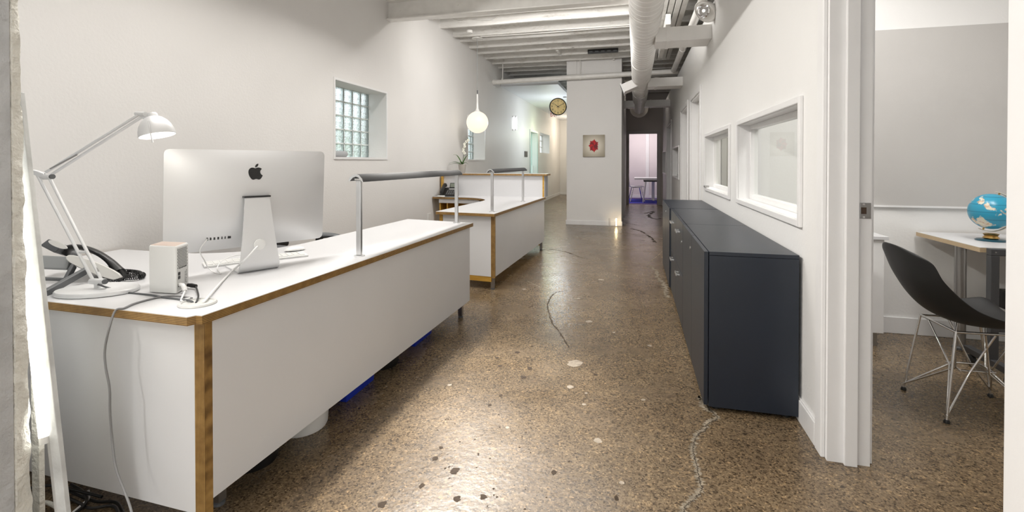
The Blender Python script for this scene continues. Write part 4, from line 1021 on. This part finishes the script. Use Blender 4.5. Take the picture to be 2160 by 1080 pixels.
for k in range(15):
    a = 2*PI*k/15 + .2; rr_ = .128 if k % 2 else .108
    P = []
    for q in range(8):
        t = q/7; wq = math.sin(min(1, t*1.05+.05)*PI)*.036; P.append((t, wq))
    d = Vector((math.cos(a)*.84, 0, math.sin(a)*1.05)); s = Vector((-d.z, 0, d.x)).normalized(); c = Vector((pic.x, 9.2465-.0002*k, pic.z))
    ring = [c + d*rr_*t + s*w_ for t, w_ in P] + [c + d*rr_*t - s*w_ for t, w_ in reversed(P)]
    MB().loft([ring, [p + Vector((0, .0001, 0)) for p in ring]]).build('petal', mat(f'petal_red_{k}', ((.62, .36, .2, .5)[k % 4], .006, .010), .6), pc)

# wall fittings
sw = tag(MB().box(XL, XL+.012, pX(1106, 320, XL).y, pX(1112, 320, XL).y, pX(1109, 331, XL).z, pX(1109, 319, XL).z).build('wall_switch_plate', DKSTEEL, base=True, bevel=.003), 'grey control plate on the left wall before the glass door', 'switch')
for k, u in enumerate((1081, 1087)):
    p0, p1 = pX(u, 246, XL), pX(u, 274, XL)
    t = thing('wall_light', ('left' if k == 0 else 'right') + ' one of the two slim vertical glowing wall lights under the corridor ceiling', 'lamp', p1)
    for z in (p1.z, p0.z): MB().box(XL, XL+.03, p0.y-.012, p0.y+.012, z-.015, z+.015).build('clip', TRIM, t)
    MB().tube([(XL+.03, p0.y, p1.z), (XL+.03, p0.y, p0.z)], .013, 10).build('lamp_tube', TUBEC, t, smooth=60)
ot = tag(MB().box(XL, XL+.008, 15.6, 15.72, .32, .44).build('wall_outlet', WPLAST, base=True), 'small white outlet low on the left wall in the corridor', 'outlet')
o2 = pX(905, 459, XL)
tag(MB().box(XL, XL+.01, o2.y-.05, o2.y+.05, o2.z-.06, o2.z+.06).build('wall_outlet', WPLAST, base=True, bevel=.003), 'white outlet on the left wall beside the second desk', 'outlet')
bs = thing('bolster', 'grey rolled bolster lying on the sill of the near glass block window', 'cushion', (XL-.13, 4.28, W1[2]))
MB().tube([(XL-.13, 4.00, W1[2]+.032), (XL-.13, 4.02, W1[2]+.032), (XL-.13, 4.33, W1[2]+.032), (XL-.13, 4.35, W1[2]+.032)], [.020, .031, .031, .020], 16).build('roll', mat('grey_felt', (.40, .41, .42), .8), bs, smooth=50)
MB().tube([(XL-.13, 4.345, W1[2]+.032), (XL-.13, 4.353, W1[2]+.032)], [.019, .016], 16).build('end_disc', GPLAST, bs)

# pillar foot fittings
for u, lab, lit in ((1286.5, 'clear upright stub at the pillar foot, unlit', False), (1300, 'small lit uplight tube at the foot of the pillar', True)):
    p = pY(u, 470, 9.20); p.z = 0
    t = thing('floor_uplight', lab, 'lamp', p)
    MB().box(p.x-.022, p.x+.022, p.y-.02, p.y+.02, 0, .012).build('foot', STEEL, t)
    MB().tube([(p.x, p.y, .012), (p.x, p.y, .15)], .014, 12).build('tube', mat('warm_tube', (.9, .8, .6), .3, emit=(1, .78, .45), es=4) if lit else ACRYL, t, smooth=60)
    MB().box(p.x-.02, p.x-.014, p.y-.016, p.y+.016, 0, .15).build('bracket', STEEL, t)
    if lit: point('uplight', (p.x+.0, p.y-.06, .12), .5, (1, .75, .42), .02)

# ================================================================== OVERHEAD
AXX, AXZ, DR = .093, 2.625, .150
du = thing('air_duct', 'white round spiral air duct running down the hall under the ceiling, with square side branches', 'duct', (AXX, 1.5, AXZ))
prof = []; y = -1.0
while y < 13.05:
    prof += [(DR, y), (DR, y+.098), (DR+.0035, y+.104), (DR+.0035, y+.110), (DR, y+.116)]; y += .125
b = MB(); rings = [[Vector((AXX + r*math.cos(2*PI*k/40), y, AXZ + r*math.sin(2*PI*k/40))) for k in range(40)] for r, y in prof]
b.loft(rings).build('duct_barrel', DUCT, du, smooth=30)
def ringY(y0, y1, r, n=40): return [[Vector((AXX + q*math.cos(2*PI*k/n), yy, AXZ + q*math.sin(2*PI*k/n))) for k in range(n)] for q, yy in ((r-.004, y0), (r, y0), (r, y1), (r-.004, y1))]
for yy in (4.55, 6.9, 8.0, 9.9): MB().loft(ringY(yy, yy+.02, DR+.006)).build('duct_collar', DUCT, du, smooth=40)
MB().loft(ringY(13.0, 13.12, DR+.085)).build('end_flange', mat('dim_duct_paint', (.62, .58, .53), .5), du, smooth=40)
MB().loft(ringY(12.9, 13.16, DR-.01)).build('end_cap', DUCT, du, smooth=40)
def branch(y0, y1, side, x1, z0=2.46, z1=2.605, tilt=0):
    b = MB(); xs = AXX + side*DR*.72
    br = MB().box(min(xs, x1), max(xs, x1), y0, y1, z0, z1).build('branch_duct', DUCT, du, bevel=.003)
    xf = xs + side*.13
    MB().box(xf-.018, xf+.018, y0-.006, y1+.006, z0-.006, z1+.006).build('flange', DUCT, br)
branch(5.22, 5.56, 1, XR); branch(8.28, 8.62, 1, XR); branch(11.2, 11.5, 1, XR); branch(11.2, 11.5, -1, -.25)
c = Vector((AXX-.19, 8.45, 2.50)); d = Vector((-.92, 0, -.38)).normalized(); n_ = Vector((-d.z, 0, d.x))
br = MB().obox(c, d*.12, (0, .16, 0), n_*.07).build('branch_duct', DUCT, du, bevel=.003)
MB().obox(c + d*.125, d*.008, (0, .18, 0), n_*.085).build('register', TRIM, br)
MB().obox(c + d*.134, d*.003, (0, .15, 0), n_*.06).build('grille', DKGREY, br)

pp = thing('white_pipe', 'white pipe crossing the room in front of the pillar below the joists', 'pipe', (XL, 9.17, 2.81))
pts = [(XL+.01, 9.17, 2.80), (XL+.4, 9.17, 2.808), (-1.2, 9.17, 2.83), (-.2, 9.17, 2.845), (XR, 9.17, 2.855)]
MB().tube(cr(pts, 6), .047, 18).build('pipe_run', PVC, pp, smooth=60)
MB().tube([(XL+.0, 9.17, 2.80), (XL+.05, 9.17, 2.801)], .054, 18).build('pipe_collar', PVC, pp, smooth=40)
for x in (-2.55, -1.02): 
    hg = MB().tube([(x, 9.17, 2.84), (x, 9.17, 3.2)], .009, 8).build('hanger_rod', PVC, pp, smooth=60)
    MB().tube([(x-.012, 9.17, 2.828), (x+.012, 9.17, 2.828)], .051, 18).build('hanger_ring', PVC, hg, smooth=40)
p2 = thing('ceiling_pipe', 'pale pipe running along the right wall above the duct branches', 'pipe', (.665, 4, 2.86))
MB().tube([(.665, 3.0, 2.86), (.665, 6.2, 2.86), (.665, 9.1, 2.86)], .045, 18).build('pipe_run', PVC, p2, smooth=60)
for y in (5.45, 7.4): MB().tube([(.665, y-.02, 2.86), (.665, y+.02, 2.86)], .050, 18).build('pipe_clip', PVC, p2, smooth=40)
for y in (6.95,): MB().tube([(.665, y-.004, 2.86), (.665, y+.004, 2.86)], .0475, 18).build('pipe_tie', DKGREY, p2, smooth=40)

fp = pt(1490, 24, 4.72)
fl_ = thing('emergency_light', 'oval emergency floodlight with round lens high on the right wall above the duct', 'lamp', fp)
ld = Vector((-.60, -.72, -.28)).normalized(); Ml = Vector((0, 0, 1)).rotation_difference(ld).to_matrix()
b = MB(); rings = []
for s, z in ((.5, -.085), (.86, -.06), (1, -.01), (1, .03), (.93, .038), (.9, .03)):
    rings.append([fp + Vector((0, -1, 0)).cross(Vector((0,0,1)))*0 + Ml @ Vector((math.cos(2*PI*k/28)*.088*s, math.sin(2*PI*k/28)*.125*s, z)) for k in range(28)])
b.loft(rings).build('housing', PVC, fl_, smooth=40)
cc = fp + Ml @ Vector((0, .015, .03))
MB().lathe([(.066, 0), (.070, .012), (.058, .016), (.052, .006), (.03, -.015), (.0001, -.02)], cc, 28, Ml).build('reflector', CHROME, fl_, smooth=60)
MB().lathe([(.0001, .024), (.03, .021), (.056, .012), (.056, .009), (.0001, .012)], cc, 24, Ml).build('lens', ACRYL, fl_, smooth=60)
MB().ell(cc + ld*.0, .014, .014, .014, 10, 8).build('bulb', BULB, fl_, smooth=60)
MB().bar(fp + Vector((.03, .0, .02)), Vector((XR+.0, fp.y+.02, fp.z+.03)), .05, .09).build('wall_bracket', PVC, fl_, bevel=.004)

v0, v1 = pY(1240, 87, ys[8]-.05), pY(1304, 82, ys[8]-.05)
vt = thing('ceiling_vent', 'black slotted box fixed between the white joists', 'vent', ((v0.x+v1.x)/2, v0.y, 3.10))
MB().box(v0.x, v1.x, ys[8]-.07, ys[8]-.025, 3.135, 3.21).build('box', BLACK, vt, bevel=.003)
for k in range(5):
    x = v0.x + (v1.x-v0.x)*(k+.5)/5; MB().box(x-.03, x+.03, ys[8]-.073, ys[8]-.07, 3.16, 3.18).build('slot', DKGREY, vt)

# ================================================================== THE DARK CABINETS
FX, BX, CT = .322, .735, .772
def cab(name, label, y0, y1, fronts, step=0):
    t = thing(name, label, 'cabinet', ((FX+BX)/2, (y0+y1)/2, 0), 0, 'dark slate cabinets along the right wall')
    x0 = FX + .024 - step
    MB().box(x0, BX, y0+.001, y1-.001, .022, CT-.019).build('carcass', NAVY, t, bevel=.0015)
    MB().box(x0, BX, y0, y1, CT-.018, CT).build('top', NAVY, t, bevel=.0015)
    for fx, fy in ((x0+.04, y0+.05), (x0+.04, y1-.05), (BX-.04, y0+.05), (BX-.04, y1-.05)):
        MB().lathe([(.02, 0), (.02, .022), (.012, .022)], (fx, fy, 0), 10).build('foot', BLACK, t)
    for kind, a, c, z0, z1, handle, lock in fronts:
        d = MB().box(x0-.022, x0-.003, a+.002, c-.002, z0, z1).build(kind, NAVY, t, bevel=.0015)
        if handle:
            hy, hz = handle
            MB().box(x0-.052, x0-.042, hy-.055, hy+.055, hz-.009, hz+.009).box(x0-.042, x0-.022, hy-.050, hy-.040, hz-.006, hz+.006).box(x0-.042, x0-.022, hy+.040, hy+.050, hz-.006, hz+.006).build('handle', ALU, d, bevel=.002)
        if lock:
            MB().lathe([(.0001, 0), (.011, 0), (.011, .004), (.0001, .005)], (x0-.022, lock[0], lock[1]), 14, Matrix.Rotation(-PI/2, 3, 'Y')).build('lock', CHROME, d)
yA = pX(1496, 527, FX+.024).y
zb, zt = .028, CT-.001
cab('storage_cabinet', 'nearest dark slate cabinet by the open doorway, two plain doors and a bare end panel', yA, 3.53,
    [('door', yA+.0, 3.00, zb, zt, None, None), ('door', 3.00, 3.53, zb, zt, None, (3.06, CT-.085))])
cab('drawer_cabinet', 'dark slate drawer cabinet in the middle of the row with bar handles', 3.535, 4.70,
    [('drawer', 3.535, 4.12, zb, .40, (3.80, .365), None), ('drawer', 3.535, 4.12, .404, zt, (3.80, .685), (3.62, CT-.14)),
     ('drawer', 4.12, 4.70, zb, .40, (4.36, .365), None), ('drawer', 4.12, 4.70, .404, zt, (4.36, .685), None)])
cab('storage_cabinet', 'farthest dark slate cabinet of the row, against the right wall before the door', 4.72, 5.82,
    [('door', 4.72, 5.27, zb, zt, None, (5.20, CT-.08)), ('door', 5.27, 5.82, zb, zt, None, None)], .012)

# ================================================================== THE OFFICE BEYOND THE DOORWAY
pb = thing('pin_board', 'large grey fabric pin board on the office wall above the table', 'board', (2.0, 3.92, .9))
z0, z1 = .9, 2.13
MB().box(1.22, 3.3, 3.912, 3.93, z0, z1).build('panel', PINB, pb)
MB().box(1.22, 3.3, 3.908, 3.93, z0-.012, z0).build('bottom_trim', TRIM, pb)
cb = thing('low_cabinet', 'low white cabinet half hidden behind the door jamb in the office', 'cabinet', (1.25, 3.75, 0))
MB().box(.92, 1.565, 3.60, 3.91, .09, .70).build('body', TRIM, cb, bevel=.002)
MB().box(.91, 1.585, 3.585, 3.91, .70, .722).build('top', LAM, cb, bevel=.002)
for x in (.96, 1.52):
    for y in (3.64, 3.86): MB().box(x-.018, x+.018, y-.018, y+.018, 0, .09).build('leg', STEEL, cb)

tx, ty = pz(1928, 489, .722), pz(2074, 522, .722)
tb = thing('office_table', 'white office table with pale plywood edge under the pin board', 'table', (2.5, 3.6, 0))
Y0, Y1, X0 = ty.y, 3.905, 1.885
MB().box(X0, 3.3, Y0, Y1, .694, .7195).build('plywood_top', PALEPLY, tb)
MB().box(X0+.001, 3.299, Y0+.001, Y1-.001, .7195, .722).build('laminate_surface', LAM, tb)
for x, y in ((2.03, 3.70), (2.16, 3.42), (3.2, 3.4), (3.2, 3.8)):
    l = MB().tube([(x, y, .02), (x, y, .694)], .03, 20).build('leg', STEEL, tb, smooth=60)
    MB().lathe([(.038, 0), (.038, .012), (.028, .022)], (x, y, 0), 16).build('foot', DKGREY, l)
tr = thing('trolley_frame', 'dark grey steel frame on casters standing before the office table', 'trolley', (2.3, 3.24, 0))
xa, xb, ya, yb = 1.905, 2.75, 3.215, 3.255
MB().box(xa, xb, ya, yb, .685, .722).build('top_rail', DKSTEEL, tr, bevel=.003)
for x in (xa+.02, xb-.02):
    MB().box(x-.02, x+.02, ya, yb, .10, .685).build('post', DKSTEEL, tr, bevel=.003)
    ft = MB().box(x-.02, x+.02, 3.06, 3.44, .075, .11).build('foot_bar', DKSTEEL, tr, bevel=.003)
    for y in (3.10, 3.40):
        w_ = MB().lathe([(.0001, -.014), (.026, -.014), (.034, -.008), (.034, .008), (.026, .014), (.0001, .014)], (x, y, .034), 20, Matrix.Rotation(PI/2, 3, 'Y')).build('caster_wheel', BLACK, ft, smooth=40)
        MB().lathe([(.0001, -.017), (.014, -.017), (.014, .017), (.0001, .017)], (x, y, .034), 14, Matrix.Rotation(PI/2, 3, 'Y')).build('caster_hub', CHROME, ft, smooth=40)
MB().box(xa+.04, xb-.04, 3.225, 3.245, .26, .30).build('cross_bar', DKSTEEL, tr, bevel=.003)
for s in range(1): MB().tube([(xa+.021, ya-.002, .705), (xa+.021, ya+.001, .705)], .004, 8).build('rivet', STEEL, tr)
tag(MB().box(2.31, 2.41, 3.78, 3.86, .25, .37).build('black_box', BLACK, base=True, bevel=.01), 'small black box under the office table behind the steel frame', 'box')

# globe
gl = pt(2091, 446, 2.93)
gb = thing('desk_globe', 'blue desk globe on a brass and blue foot standing on the office table', 'globe', (gl.x, gl.y, .722))
GR = .108
axis = Vector((.34, .0, .94)).normalized(); Mg = Vector((0, 0, 1)).rotation_difference(axis).to_matrix()
def globe_fn(nt, b):
    tc = nodes(nt, 'ShaderNodeTexCoord'); V = tc.outputs['Object']
    mp = nodes(nt, 'ShaderNodeMapping'); mp.inputs['Location'].default_value = (.35, .02, .19); nt.links.new(V, mp.inputs['Vector'])
    n = nodes(nt, 'ShaderNodeTexNoise', Scale=9.0, Detail=6.0, Roughness=.55); nt.links.new(mp.outputs['Vector'], n.inputs['Vector'])
    land = ramp(nt, n.outputs['Fac'], [(.55, (0, 0, 0)), (.57, (1, 1, 1))])
    wv_ = nodes(nt, 'ShaderNodeTexWave', Scale=7.0); wv_.bands_direction = 'Z'; nt.links.new(V, wv_.inputs['Vector'])
    line = ramp(nt, wv_.outputs['Fac'], [(.0, (.02, .20, .32)), (.04, (.035, .33, .50))])
    n2 = nodes(nt, 'ShaderNodeTexNoise', Scale=40.0, Detail=3.0); nt.links.new(V, n2.inputs['Vector'])
    lc = ramp(nt, n2.outputs['Fac'], [(.35, (.62, .42, .25)), (.5, (.78, .72, .60)), (.65, (.80, .74, .55))])
    nt.links.new(mixc(nt, land, line, lc), b.inputs['Base Color']); b.inputs['Roughness'].default_value = .28
b = MB().ell((0, 0, 0), GR, GR, GR, 40, 24, Mg); bmesh.ops.translate(b.bm, vec=gl, verts=b.bm.verts)
b.build('sphere', ramp_mat('globe_map', globe_fn), gb, smooth=180)
MB().lathe([(.0001, 0), (.072, 0), (.074, .004), (.066, .010), (.0001, .012)], (gl.x, gl.y, .722), 28).build('base', mat('dark_teal', (.015, .07, .10), .3), gb, smooth=40)
MB().lathe([(.030, .012), (.040, .018), (.030, .030), (.038, .042), (.028, .046), (.0001, .046)], (gl.x, gl.y, .722), 24).build('pedestal', BRASS, gb, smooth=50)
b = MB(); rings = []
for k in range(25):
    a = R(-100 + 200*k/24); e1 = axis; e2 = Vector((axis.z, 0, -axis.x))
    p = gl + (e1*math.sin(a) + e2*math.cos(a))*(GR+.012); q = gl + (e1*math.sin(a) + e2*math.cos(a))*(GR+.016)
    rings.append([p + Vector((0, -.008, 0)), q + Vector((0, -.008, 0)), q + Vector((0, .008, 0)), p + Vector((0, .008, 0))])
b.loft(rings).build('meridian_arm', mat('cream_plastic', (.75, .70, .58), .4), gb, smooth=40)
for sgn in (-1, 1): MB().tube([gl + axis*sgn*(GR-.002), gl + axis*sgn*(GR+.016)], .005, 8).build('pivot', BRASS, gb)

# black shell chair
sc_ = thing('shell_chair', 'black moulded shell chair on a chrome wire base in the office doorway', 'chair', (1.58, 2.80, 0), R(3))
prof = [(-.352, .800), (-.330, .74), (-.302, .67), (-.270, .60), (-.228, .53), (-.170, .470), (-.10, .437), (-.02, .424), (.06, .424), (.13, .433), (.19, .444), (.225, .438), (.245, .415)]
pp_ = cr([(x, 0, z) for x, z in prof], 3)
NU = len(pp_)-1
def wfun(a):      # half width along the profile
    K = [(0, .135), (.04, .178), (.12, .200), (.28, .215), (.45, .228), (.6, .232), (.8, .225), (.93, .212), (1, .185)]
    for (a0, w0), (a1, w1) in zip(K, K[1:]):
        if a <= a1: return w0 + (w1-w0)*(a-a0)/(a1-a0)
    return K[-1][1]
def shell(a, c):
    i = min(int(round(a*NU)), NU); p = pp_[i]; s = 2*c-1; hw_ = wfun(a)
    q = pp_[min(i+1, NU)] - pp_[max(i-1, 0)]; q.normalize(); nrm_ = Vector((-q.z, 0, q.x))
    if nrm_.z < 0 and a > .5: nrm_ = -nrm_
    if a <= .5 and nrm_.x < 0: nrm_ = -nrm_
    curl = (.055 if a < .2 else .055 + .035*math.sin(min(1, (a-.2)/.5)*PI))*(1 if a < .85 else max(0, 1-(a-.85)/.15*.9))
    top_drop = Vector((0, 0, -.055*abs(s)**2.5*max(0, 1-a/.12)))
    return Vector((p.x, s*hw_, p.z)) + nrm_*curl*abs(s)**2.4 + top_drop
MB().grid(shell, NU, 20).build('shell', BLACKM, sc_, local=True, smooth=180, solid=.006, subsurf=1)
def rod(p, name='wire', r=.0048): return MB().tube([Vector(q) for q in p], r, 8).build(name, CHROME, sc_, local=True, smooth=60)
FT = {(sx, sy): Vector((sx*.195, sy*.165, .0)) for sx in (-1, 1) for sy in (-1, 1)}
for (sx, sy), f_ in FT.items():
    top_ = Vector((sx*.13-.01, sy*.13, .412)); ft_ = f_ + Vector((0, 0, .014))
    lg_ = rod([top_, ft_], 'leg', .0056)
    MB().lathe([(.012, 0), (.013, .006), (.008, .016)], f_, 12).build('glide', BLACK, lg_, local=True, smooth=40)
    rod([ft_ + Vector((0, 0, .02)), Vector((sx*.04, sy*.06, .20)), Vector((-sx*.02, sy*.125, .405))], 'brace', .0045)
    rod([ft_ + Vector((0, 0, .02)), Vector((sx*.075, -sy*.02, .205)), Vector((sx*.125, -sy*.10, .405))], 'brace', .0045)
rod([(-.07, -.05, .205), (.07, -.05, .205), (.07, .05, .205), (-.07, .05, .205), (-.07, -.05, .205)], 'center_ring', .0045)
rod([(-.14, -.13, .412), (.12, -.13, .412), (.12, .13, .412), (-.14, .13, .412), (-.14, -.13, .412)], 'seat_mount', .006)

# ---- second office, seen through the small window
tc_ = thing('tall_cabinet', 'tall grey cabinet inside the second office, seen through the small window', 'cabinet', (1.5, 7.1, 0))
MB().box(1.12, 1.9, 6.95, 7.24, .05, 2.1).build('body', mat('cabinet_grey', (.36, .36, .34), .5), tc_)
MB().box(1.12, 1.9, 6.97, 7.24, 0, .05).build('plinth', DKGREY, tc_)
for x0, x1 in ((1.125, 1.5), (1.51, 1.895)):
    d = MB().box(x0, x1, 6.93, 6.95, .06, 2.09).build('door', bpy.data.materials['cabinet_grey'], tc_, bevel=.003)
    MB().tube([(x1-.03 if x0 < 1.3 else x0+.03, 6.915, 1.0), (x1-.03 if x0 < 1.3 else x0+.03, 6.915, 1.15)], .006, 8).build('handle', ALU, d)

# ================================================================== MEETING ROOM FURNITURE
mt = thing('meeting_table', 'long white table in the far meeting room, seen through the end doorway', 'table', (1.0, 15.8, 0))
xL = pY(1338, 375, 15.3).x
MB().box(xL, 2.6, 15.25, 16.3, .675, .725).build('tabletop', LAM, mt, bevel=.004)
for x, y in ((.55, 15.8), (2.3, 15.8)):
    l = MB().box(x-.045, x+.045, y-.045, y+.045, .03, .675).build('column', TRIM, mt)
    MB().box(x-.28, x+.28, y-.03, y+.03, .01, .04).box(x-.03, x+.03, y-.28, y+.28, .01, .04).build('base_foot', TRIM, l)
def side_chair(label, loc, rz, seat_m, leg_m):
    t = thing('side_chair', label, 'chair', loc, rz, 'meeting room chairs')
    def sf(a, c):
        s = 2*c-1
        pts_ = [(.22, .445), (.1, .45), (-.1, .44), (-.2, .45), (-.235, .52), (-.25, .66), (-.27, .82)]
        k = a*(len(pts_)-1); i = min(int(k), len(pts_)-2); f_ = k-i
        x = pts_[i][0]*(1-f_)+pts_[i+1][0]*f_; z = pts_[i][1]*(1-f_)+pts_[i+1][1]*f_
        w_ = .21 if a < .6 else (.15+.05*math.sin((a-.6)/.4*PI))
        return (x, s*w_, z + .015*s*s)
    MB().grid(sf, 18, 8).build('seat_and_back', seat_m, t, local=True, smooth=180, solid=.012)
    for sx in (-1, 1):
        for sy in (-1, 1): MB().tube([(sx*.12, sy*.14, .435), (sx*.21, sy*.20, 0.006)], [.018, .014], 8).build('leg', leg_m, t, local=True, smooth=60)
    MB().box(-.14, .14, -.15, .15, .425, .437).build('seat_plate', leg_m, t, local=True)
cpos = pz(1345, 424, 0.01)
side_chair('white shell chair with silver legs at the near side of the meeting table', (cpos.x-.04, 15.25, .01), R(10), WPLAST, CHROME)
cpos = pz(1372, 427, 0.01)
bc_ = thing('stool', 'black-topped stool with silver legs before the meeting table', 'stool', (cpos.x+.06, 14.98, .01))
MB().box(-.26, .30, -.20, .20, .62, .67).build('seat', BLACK, bc_, local=True, bevel=.012)
for sx in (-1, 1):
    for sy in (-1, 1): MB().tube([(sx*.2, sy*.15, .62), (sx*.25 - .02, sy*.19, 0)], [.024, .018], 8).build('leg', ALU, bc_, local=True, smooth=60)

# outdoors
hd = MB()
random.seed(3)
for k in range(300):
    c = Vector((random.uniform(-5.4, -4.2), random.uniform(3.4, 9.6), random.uniform(0, 1.72)))
    d = Vector((random.uniform(-1, 1), random.uniform(-1, 1), random.uniform(-1, 1))).normalized(); e = d.orthogonal().normalized()
    hd.poly([c - d*.16, c + e*.07, c + d*.16, c - e*.07])
o = tag(hd.build('hedge', FOLI, base=True), 'green hedge outside behind the glass block window', 'hedge'); o['kind'] = 'stuff'
